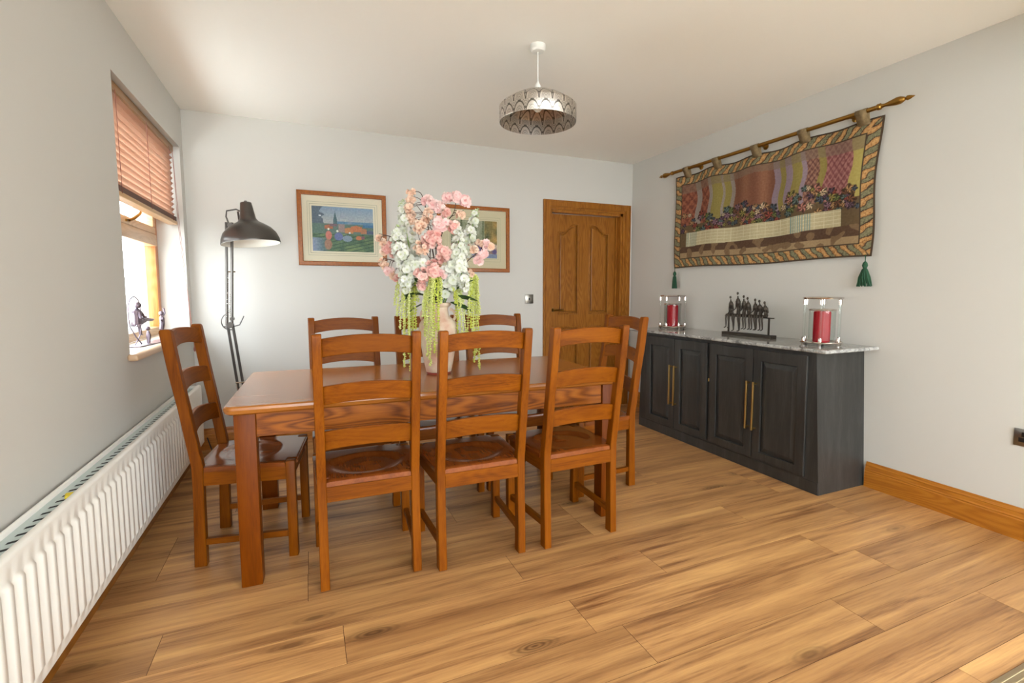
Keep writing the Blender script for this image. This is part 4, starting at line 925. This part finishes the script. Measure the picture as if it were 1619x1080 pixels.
MB().lathe(prof, 56, M=Rm, capb=False).build('lamp_shade', M_lamp, lm, ang=40)
MB().lathe([(r - 0.003 if r > 0.02 else r, z + (0.0 if i_ == 0 else -0.003)) for i_, (r, z) in enumerate(prof[:11])], 56, M=Rm, capb=False, capt=True).build('shade_lining', M_lampin, lm, ang=40, label='cream inside of the shade')
MB().lathe([(0.008, 0.03), (0.028, 0.05), (0.030, 0.08), (0.018, 0.12), (0.016, 0.16)], 16, M=Rm).build('bulb', M_lampin, lm)
cb = MB().tube([(-0.55, 4.2, 0.006), (-0.62, 4.05, 0.006), (-0.60, 3.85, 0.006), (-0.66, 3.72, 0.006), (-0.70, 3.9, 0.006), (-0.64, 4.1, 0.006), (-0.70, 4.3, 0.006), (-0.74, 4.37, 0.1)], 0.004, 6)
cb.tube([(-0.52, 4.13, 0.006), (-0.56, 3.95, 0.006), (-0.68, 3.85, 0.006), (-0.72, 4.0, 0.006), (-0.66, 4.2, 0.006)], 0.004, 6)
tag(cb.build('power_cable', bp), 'black cable lying on the floor below the radiator corner', 'cable')

# ------------------------------------------------------------------ vase and flowers
VX, VY = 0.666, 2.679
vs_ = thing('ceramic_vase', 'rustic pale terracotta two-handled vase standing on the table', 'vase', (VX, VY, TH))
vm = bpy.data.materials.new('rustic_ceramic'); vm.use_nodes = True; n = vm.node_tree.nodes; l = vm.node_tree.links; p = n['Principled BSDF']; p.inputs['Roughness'].default_value = 0.8
tc = n.new('ShaderNodeTexCoord'); n1 = n.new('ShaderNodeTexNoise'); n1.inputs['Scale'].default_value = 9; n1.inputs['Detail'].default_value = 6; l.new(tc.outputs['Object'], n1.inputs[0])
cr = n.new('ShaderNodeValToRGB'); cr.color_ramp.elements[0].position = 0.35; cr.color_ramp.elements[0].color = srgb(198, 156, 134); cr.color_ramp.elements[1].position = 0.62; cr.color_ramp.elements[1].color = srgb(222, 206, 182)
l.new(n1.outputs[0], cr.inputs[0]); sp = n.new('ShaderNodeSeparateXYZ'); l.new(tc.outputs['Object'], sp.inputs[0])
lt = n.new('ShaderNodeMath'); lt.operation = 'LESS_THAN'; lt.inputs[1].default_value = 0.012; l.new(sp.outputs['Z'], lt.inputs[0])
mx = n.new('ShaderNodeMix'); mx.data_type = 'RGBA'; mx.inputs[7].default_value = srgb(150, 66, 58); l.new(lt.outputs[0], mx.inputs[0]); l.new(cr.outputs[0], mx.inputs[6]); l.new(mx.outputs[2], p.inputs['Base Color'])
b = n.new('ShaderNodeBump'); b.inputs['Strength'].default_value = 0.4; b.inputs['Distance'].default_value = 0.004; l.new(n1.outputs[0], b.inputs['Height']); l.new(b.outputs[0], p.inputs['Normal'])
prof = [(0.062, 0), (0.068, 0.008), (0.078, 0.05), (0.090, 0.12), (0.100, 0.19), (0.106, 0.245), (0.104, 0.275), (0.090, 0.298), (0.070, 0.312), (0.060, 0.325), (0.055, 0.350), (0.056, 0.368), (0.066, 0.374), (0.072, 0.382), (0.071, 0.392), (0.062, 0.394), (0.052, 0.385), (0.048, 0.36), (0.050, 0.33), (0.07, 0.30), (0.08, 0.2), (0.06, 0.03)]
MB().lathe(prof, 48, capt=True).build('body', vm, vs_, ang=50)
ca_, sa_ = rt.x, rt.y
for s_ in (-1, 1):
    pts = []
    for i in range(13):
        a = math.radians(-75 + 170 * i / 12 * 1.0); rr_ = 0.030
        ox = 0.068 + rr_ * math.cos(a) * 0.9; oz = 0.322 + rr_ * math.sin(a) * 1.15
        pts.append((s_ * ox * ca_, s_ * ox * sa_, oz))
    MB().tube(pts, 0.0075, 8).build('handle', vm, vs_)

RT = Vector((rt.x, rt.y, 0)); FW = Vector((fw.x, fw.y, 0)).normalized()
def B(a, h, d=0.0):     # bouquet frame: a across (m), h above tabletop (m), d towards the room front (m)
    return Vector((VX, VY, TH)) + RT * a - FW * d + Vector((0, 0, h))
def px(x, y, d=0.0): return B((x - 691) / 288, (592 - y) / 288, d)
def smoothpath(pts, n=24):
    pts = [Vector(p_) for p_ in pts]; out = []
    N_ = len(pts)
    for i in range(n + 1):
        t = i / n * (N_ - 1); k_ = min(int(t), N_ - 2); f_ = t - k_
        p0 = pts[max(k_ - 1, 0)]; p1 = pts[k_]; p2 = pts[k_ + 1]; p3 = pts[min(k_ + 2, N_ - 1)]
        out.append(0.5 * ((2 * p1) + (p2 - p0) * f_ + (2 * p0 - 5 * p1 + 4 * p2 - p3) * f_ ** 2 + (3 * p1 - p0 - 3 * p2 + p3) * f_ ** 3))
    return out
def blossom_mesh(seed, R0, ruffle, npet=5, cup=0.35, layers=1):
    r_ = random.Random(seed); mb_ = MB()
    for L in range(layers):
        RR = R0 * (1 - 0.35 * L)
        for k_ in range(npet):
            a = 2 * PI * (k_ + 0.5 * L) / npet + r_.uniform(-.15, .15); rows_ = []
            for (q, wd, zz_) in ((0.08, 0.10, 0.0), (0.45, 0.42, 0.10), (0.8, 0.50, 0.28), (1.0, 0.25, 0.42)):
                rows_.append([(q * RR, wdd * RR, (zz_ * cup * 2 + ruffle * r_.uniform(-1, 1) * q + abs(wdd) * 0.15 + 0.12 * L) * RR) for wdd in (-wd, 0, wd)])
            vs = []
            for rw in rows_:
                for (x, y, z) in rw: vs.append((x * math.cos(a) - y * math.sin(a), x * math.sin(a) + y * math.cos(a), z))
            mb_.add(vs, [(i * 3 + c_, i * 3 + c_ + 1, (i + 1) * 3 + c_ + 1, (i + 1) * 3 + c_) for i in range(3) for c_ in range(2)])
    return mb_
def petal_mat(name, c0, c1, cen):
    m = bpy.data.materials.new(name); m.use_nodes = True; n = m.node_tree.nodes; l = m.node_tree.links; p = n['Principled BSDF']
    oi = n.new('ShaderNodeObjectInfo'); cr = n.new('ShaderNodeValToRGB'); cr.color_ramp.elements[0].color = c0; cr.color_ramp.elements[1].color = c1; l.new(oi.outputs['Random'], cr.inputs[0])
    tc = n.new('ShaderNodeTexCoord'); ln = n.new('ShaderNodeVectorMath'); ln.operation = 'LENGTH'; l.new(tc.outputs['Object'], ln.inputs[0])
    mr = n.new('ShaderNodeMapRange'); mr.inputs[1].default_value = 0.002; mr.inputs[2].default_value = 0.010; mr.inputs[3].default_value = 0.7; mr.inputs[4].default_value = 0; l.new(ln.outputs['Value'], mr.inputs[0])
    mx = n.new('ShaderNodeMix'); mx.data_type = 'RGBA'; mx.inputs[7].default_value = cen; l.new(mr.outputs[0], mx.inputs[0]); l.new(cr.outputs[0], mx.inputs[6]); l.new(mx.outputs[2], p.inputs['Base Color'])
    p.inputs['Roughness'].default_value = 0.6
    tr = n.new('ShaderNodeBsdfTranslucent'); l.new(mx.outputs[2], tr.inputs[0]); ms = n.new('ShaderNodeMixShader'); ms.inputs[0].default_value = 0.3
    l.new(p.outputs[0], ms.inputs[1]); l.new(tr.outputs[0], ms.inputs[2]); l.new(ms.outputs[0], n['Material Output'].inputs[0])
    return m
MP_white = petal_mat('white_petal', srgb(218, 222, 204), srgb(240, 240, 232), srgb(186, 196, 120))
MP_bud = petal_mat('green_bud', srgb(200, 216, 160), srgb(232, 238, 208), srgb(150, 180, 80))
MP_pink = petal_mat('pink_petal', srgb(240, 178, 168), srgb(252, 222, 212), srgb(206, 100, 104))
MP_pale = petal_mat('pale_pink_petal', srgb(248, 200, 198), srgb(254, 232, 226), srgb(224, 130, 138))
MP_peach = petal_mat('peach_petal', srgb(244, 206, 178), srgb(252, 232, 214), srgb(196, 124, 92))
def bm_set(tagn, m, R0, ruf, n_=3, **k_):
    out = []
    for i in range(n_):
        me_ = blossom_mesh(hash_(tagn) + i, R0, ruf, **k_).mesh(tagn, True, 80); me_.materials.append(m); out.append(me_)
    return out
def hash_(s): return sum(ord(c_) * (i + 1) for i, c_ in enumerate(s))
S_white = bm_set('white', MP_white, 0.0245, 0.25, cup=0.28, layers=2); S_bud = bm_set('bud', MP_bud, 0.009, 0.1, cup=0.9)
S_pink = bm_set('pink', MP_pink, 0.0185, 0.22, cup=0.4, layers=2); S_pale = bm_set('pale', MP_pale, 0.021, 0.22, cup=0.4, layers=2); S_peach = bm_set('peach', MP_peach, 0.0145, 0.2, cup=0.6, layers=2)
def place(sets, parent, org, pos, dirv, r_, s=1.0, nm='blossom'):
    d = Vector(dirv).normalized() if Vector(dirv).length > 1e-6 else Vector((0, 0, 1))
    o = bpy.data.objects.new(nm, r_.choice(sets)); col.objects.link(o); o.parent = parent; o.location = Vector(pos) - org
    o.rotation_euler = (d.to_track_quat('Z', 'Y') @ Euler((0, 0, r_.uniform(0, 6.28))).to_quaternion()).to_euler(); o.scale = (s, s, s)
MOUTH = B(0, 0.38)
BC = B(0, 0.62, -0.02)      # heart of the bouquet, blossoms face away from it
def spray(lab, pts, n_, rad, seed, buds=10, d0=0.25):
    r_ = random.Random(seed); org = MOUTH.copy(); t = thing('white_flower_spray', lab, 'flower', org, 0, 'white flower sprays in the vase')
    path = smoothpath([B(r_.uniform(-.02, .02), 0.30)] + pts, 30)
    MB().tube([q - org for q in path], [0.0035 - 0.002 * i / 30 for i in range(31)], 6).build('stem', M_stem, t)
    n_ = int(n_ * 1.75)
    for i in range(n_):
        u_ = i / n_; k_ = int((d0 + (1 - d0) * u_) * 30 * 0.96); q = path[min(k_, 30)]
        a = i * 2.4 + r_.uniform(-.3, .3); R_ = rad * (1 - 0.75 * u_ ** 1.6) * r_.uniform(0.75, 1.05)
        off = RT * math.cos(a) * R_ + FW * math.sin(a) * R_ + Vector((0, 0, r_.uniform(-.01, .012)))
        place(S_white, t, org, q + off, off.normalized() + Vector((0, 0, 0.25)) - FW * 0.5, r_, r_.uniform(0.85, 1.15) * (1.1 - 0.4 * u_))
    for i in range(buds):
        u_ = 0.86 + 0.14 * i / max(1, buds - 1); q = path[int(u_ * 30)]; a = i * 2.4
        off = (RT * math.cos(a) + FW * math.sin(a)) * 0.016 * (1.4 - u_) * 2
        place(S_bud, t, org, q + off, off + Vector((0, 0, 0.02)), r_, r_.uniform(0.8, 1.2), 'bud')
spray('tall white flower spray at the left of the vase', [px(668, 450), px(648, 400, -.02), px(640, 350, -.02), px(636, 318, -.02)], 34, 0.050, 1, 12)
spray('full white flower spray leaning low to the front left', [px(672, 455, .06), px(652, 425, .09), px(638, 395, .09), px(632, 362, .08)], 46, 0.062, 2, 4)
spray('white flower spray drooping at the lower left under the pink blossom', [px(678, 440, .08), px(664, 420, .12), px(650, 440, .15), px(652, 462, .16)], 34, 0.048, 3, 2)
spray('tall white flower spray at the right of the vase', [px(706, 450), px(728, 410, -.02), px(744, 368, -.02), px(752, 332, -.02)], 34, 0.042, 4, 14)
spray('full white flower spray leaning to the front right', [px(704, 460, .05), px(722, 435, .09), px(728, 400, .09), px(726, 358, .06)], 46, 0.056, 5, 3)
spray('white flower spray drooping at the lower right of the bouquet', [px(706, 445, .08), px(724, 422, .12), px(736, 440, .13), px(738, 462, .12)], 26, 0.042, 6, 2)

def branch(lab, pts, clusters, seed, sets, side=()):
    """woody twig with blossom clusters: clusters = (x, y, depth, radius, count, set)"""
    r_ = random.Random(seed); org = MOUTH.copy(); t = thing('blossom_branch', lab, 'flower', org, 0, 'pink blossom branches in the vase')
    path = smoothpath([B(r_.uniform(-.02, .02), 0.30)] + pts, 30); tw = MB().tube([q - org for q in path], [0.0042 - 0.0026 * i / 30 for i in range(31)], 6)
    for sp_ in side: tw.tube([q - org for q in smoothpath(sp_, 10)], [0.0022 - 0.0010 * i / 10 for i in range(11)], 5)
    for (x, y, d, R_, c_, st_) in clusters:
        for i in range(int(c_ * 1.45)):
            v = Vector((r_.gauss(0, 1), r_.gauss(0, 1), r_.gauss(0, 1))).normalized() * R_ * r_.uniform(0.35, 1.0) ** 0.6
            pos = px(x, y, d) + RT * v.x - FW * v.y * 0.9 + Vector((0, 0, v.z))
            nrm = RT * v.x - FW * (v.y + R_ * 0.8) + Vector((0, 0, v.z + R_ * 0.2))
            place(st_, t, org, pos, nrm, r_, r_.uniform(0.8, 1.15))
            if i % 3 == 0:
                q = min(path, key=lambda p_: (p_ - pos).length)
                if (q - pos).length < 0.09: tw.tube([q - org, (q + pos) / 2 - org + Vector((0, 0, 0.006)), pos - org], [0.0016, 0.0012, 0.001], 4)
    tw.build('twig', M_twig, t)
branch('upright branch tipped with pale pink blossom above the right picture', [px(690, 440), px(694, 390), px(704, 358), px(718, 338), px(722, 320)],
       [(709, 315, 0, .020, 8, S_pale), (722, 314, 0, .024, 12, S_pale), (735, 320, 0, .022, 10, S_pale), (729, 341, .02, .018, 8, S_peach)], 11, None,
       [[px(704, 358), px(698, 345), px(701, 332)], [px(712, 345), px(722, 340), px(734, 334)]])
branch('branch of dense pink blossom filling the middle of the bouquet', [px(690, 450, .05), px(684, 410, .08), px(690, 375, .08), px(700, 345, .06)],
       [(688, 425, .12, .040, 22, S_pink), (672, 395, .11, .034, 16, S_peach), (690, 382, .12, .045, 26, S_pink), (705, 405, .11, .035, 16, S_pink), (700, 358, .08, .036, 20, S_pale), (720, 362, .06, .028, 12, S_pink), (668, 362, .09, .030, 14, S_peach)], 12, None,
       [[px(684, 410, .1), px(672, 385, .12), px(668, 372, .12)], [px(690, 375, .1), px(682, 350, .12), px(670, 345, .1)]])
branch('low branch of pink blossom at the front centre of the bouquet', [px(690, 455, .08), px(684, 440, .13), px(680, 432, .15)],
       [(676, 436, .16, .030, 14, S_pink), (692, 430, .15, .028, 12, S_pink), (704, 436, .14, .022, 8, S_pale), (673, 452, .13, .016, 6, S_pink)], 13, None)
branch('curving branch with a column of small peach buds at the upper left', [px(688, 430), px(682, 385), px(676, 350), px(673, 325), px(667, 308), px(657, 305)],
       [(652, 306, 0, .018, 9, S_peach), (652, 318, 0, .018, 9, S_peach), (648, 330, 0, .018, 9, S_peach), (650, 342, 0, .018, 9, S_peach), (654, 352, 0, .015, 7, S_peach)], 14, None,
       [[px(673, 325), px(664, 316), px(655, 313)], [px(677, 350), px(664, 352), px(655, 344)], [px(675, 345), px(667, 335), px(660, 326)]])
branch('short branch with pale pink blossom in front of the right picture corner', [px(690, 430), px(690, 380, .02), px(686, 350, .02), px(684, 330, .02)],
       [(678, 320, .02, .018, 8, S_pale), (687, 326, .02, .016, 7, S_pale), (697, 330, .02, .019, 8, S_pale), (707, 338, .03, .015, 6, S_pink), (681, 343, .05, .025, 10, S_peach), (676, 352, .04, .02, 8, S_peach)], 15, None)
branch('drooping branch of peach blossom reaching out to the far left', [px(680, 440, .03), px(655, 415, .05), px(635, 385, .05), px(618, 375, .05), px(603, 378, .05)],
       [(603, 379, .05, .010, 5, S_peach), (609, 386, .05, .013, 6, S_peach), (616, 396, .05, .018, 9, S_pink), (622, 388, .05, .014, 6, S_pink), (612, 401, .05, .014, 6, S_peach), (627, 402, .05, .014, 6, S_pink)], 16, None,
       [[px(630, 380, .05), px(615, 374, .05), px(604, 372, .05)]])
branch('low branch of peach blossom pointing down on the far left', [px(680, 455, .04), px(652, 432, .06), px(630, 415, .06), px(612, 410, .06)],
       [(607, 415, .06, .012, 5, S_peach), (613, 421, .06, .014, 6, S_peach), (619, 429, .06, .014, 6, S_pale), (625, 436, .06, .013, 6, S_peach), (632, 442, .06, .013, 6, S_pink)], 17, None,
       [[px(640, 420, .06), px(632, 413, .06), px(624, 416, .06)]])
branch('slender branch of cream pink blossom reaching out to the right', [px(700, 450, .02), px(728, 425, .03), px(750, 405, .03), px(776, 390, .03)],
       [(776, 391, .03, .012, 6, S_peach), (768, 388, .03, .014, 6, S_pale), (760, 384, .03, .015, 7, S_peach), (765, 403, .03, .016, 7, S_pale), (758, 412, .03, .015, 7, S_pale), (750, 396, .03, .015, 6, S_peach), (745, 432, .04, .014, 6, S_peach)], 18, None)

M_am = bpy.data.materials.new('amaranth_green'); M_am.use_nodes = True; n = M_am.node_tree.nodes; l = M_am.node_tree.links; p = n['Principled BSDF']
oi = n.new('ShaderNodeObjectInfo'); cr = n.new('ShaderNodeValToRGB'); cr.color_ramp.elements[0].color = srgb(190, 198, 74); cr.color_ramp.elements[1].color = srgb(214, 220, 150); l.new(oi.outputs['Random'], cr.inputs[0])
l.new(cr.outputs[0], p.inputs['Base Color']); p.inputs['Roughness'].default_value = 0.7
def amaranth(lab, crown, strands, seed):
    r_ = random.Random(seed); org = MOUTH.copy(); t = thing('trailing_amaranth', lab, 'flower', org, 0, 'trailing green amaranth in the vase')
    cr_ = px(*crown)
    MB().tube([q - org for q in smoothpath([B(0, 0.30), (MOUTH + cr_) / 2 + Vector((0, 0, 0.03)), cr_], 10)], 0.0035, 6).build('stem', M_stem, t)
    for (x0, y0, x1, y1, d) in strands:
        path = smoothpath([cr_, px(x0, y0, d * 0.9), px((x0 * 0.3 + x1 * 0.7), y0 + (y1 - y0) * 0.35, d), px(x1, y1, d)], 60)
        L_ = sum((path[i + 1] - path[i]).length for i in range(60)); mb_ = MB().tube([q - org for q in path], 0.0022, 5)
        nb_ = int(L_ / 0.0075); 
        for i in range(nb_):
            u_ = i / nb_; q = path[min(60, int(u_ * 60))].lerp(path[min(60, int(u_ * 60) + 1)], u_ * 60 % 1)
            for k_ in range(3):
                a = r_.uniform(0, 6.28); R_ = r_.uniform(0.0035, 0.0095) * (1.15 - 0.5 * u_)
                mb_.ball(q - org + (RT * math.cos(a) + FW * math.sin(a)) * R_ + Vector((0, 0, r_.uniform(-.003, .003))), 0.005 * r_.uniform(0.7, 1.2), 1, (1, 1, 0.85))
        mb_.build('strand', M_am, t, ang=180)
amaranth('bright green amaranth trailing in a curtain down the left of the vase', (664, 448, .05),
         [(640, 436, 625, 483, .04), (648, 440, 634, 520, .06), (645, 442, 641, 552, .08), (650, 446, 646, 560, .05), (654, 448, 650, 546, .09), (656, 450, 655, 556, .06), (650, 445, 637, 582, .02), (652, 446, 647, 588, .03), (660, 452, 660, 520, .08), (640, 440, 630, 500, .06), (646, 444, 652, 572, .02), (662, 455, 664, 478, .07)], 41)
amaranth('pale green amaranth trailing over the front of the vase', (692, 434, .10),
         [(688, 436, 681, 560, .15), (690, 440, 686, 574, .16), (694, 438, 692, 555, .15), (686, 446, 678, 512, .14), (698, 438, 698, 520, .14), (684, 452, 674, 500, .13), (692, 440, 690, 530, .17), (680, 458, 677, 530, .13), (699, 446, 697, 562, .13), (702, 436, 703, 480, .14)], 42)
amaranth('pale green amaranth trailing to the right of the vase', (706, 442, .06),
         [(718, 450, 727, 505, .08), (722, 456, 731, 530, .05), (716, 452, 724, 545, .03), (726, 458, 736, 548, .02), (712, 446, 724, 480, .1)], 43)
amaranth('green amaranth trailing at the far right of the bouquet', (738, 440, .03),
         [(748, 436, 744, 520, .03), (750, 440, 747, 545, .02), (752, 436, 758, 498, .04), (746, 442, 742, 500, .05), (750, 438, 752, 560, .0), (750, 442, 757, 586, .02), (746, 446, 738, 530, .0), (746, 444, 749, 575, .01)], 44)
fo = thing('foliage_stem', 'dark green leaves spreading from the mouth of the vase', 'foliage', MOUTH)
def leafm(L_, W_):
    mb_ = MB(); vs = []; N_ = 7
    for i in range(N_):
        u_ = i / (N_ - 1); w_ = W_ * math.sin(PI * min(1, u_ * 0.96 + 0.04)) ** 0.8 * (1 - 0.3 * u_)
        for s_ in (-1, 0, 1): vs.append((s_ * w_, u_ * L_, -0.18 * L_ * u_ ** 2 + (0.18 * abs(s_) * w_)))
    mb_.add(vs, [(i * 3 + c_, i * 3 + c_ + 1, (i + 1) * 3 + c_ + 1, (i + 1) * 3 + c_) for i in range(N_ - 1) for c_ in range(2)]); return mb_.mesh('leaf')
lfm = leafm(0.135, 0.03); lfm.materials.append(M_green); r_ = random.Random(5)
for (x, y, d, a, el) in ((678, 462, .08, 150, 15), (668, 458, .09, 185, 5), (660, 456, .08, 200, -10), (684, 452, .1, 120, 30), (716, 452, .09, 30, 25), (724, 456, .08, 60, 50), (730, 462, .07, -10, 0), (735, 452, .08, 35, 40), (705, 462, .1, 80, 60), (672, 470, .06, 160, -20), (722, 470, .05, 10, -15), (695, 455, .1, 95, 50), (660, 448, .1, 140, 20), (734, 446, .09, 80, 40)):
    dv = RT * math.cos(math.radians(a)) - FW * math.sin(math.radians(a)) * 0.4 + Vector((0, 0, math.sin(math.radians(el))))
    o = bpy.data.objects.new('leaf', lfm); col.objects.link(o); o.parent = fo; st_ = px(690 + (x - 690) * 0.7, y + 8, d * 0.7); o.location = st_ - MOUTH
    o.rotation_euler = (dv.to_track_quat('Y', 'Z') @ Euler((0, r_.uniform(-.5, .5), 0)).to_quaternion()).to_euler()
g = MB()
for i in range(12):
    a = i * 0.52; g.tube([Vector((0.03 * math.cos(a), 0.03 * math.sin(a), -0.08)), Vector((0.045 * math.cos(a), 0.045 * math.sin(a), 0.02)), Vector((0.09 * math.cos(a), 0.07 * math.sin(a), 0.12))], 0.0025, 5)
g.build('stems', M_green, fo)['kind'] = 'stuff'
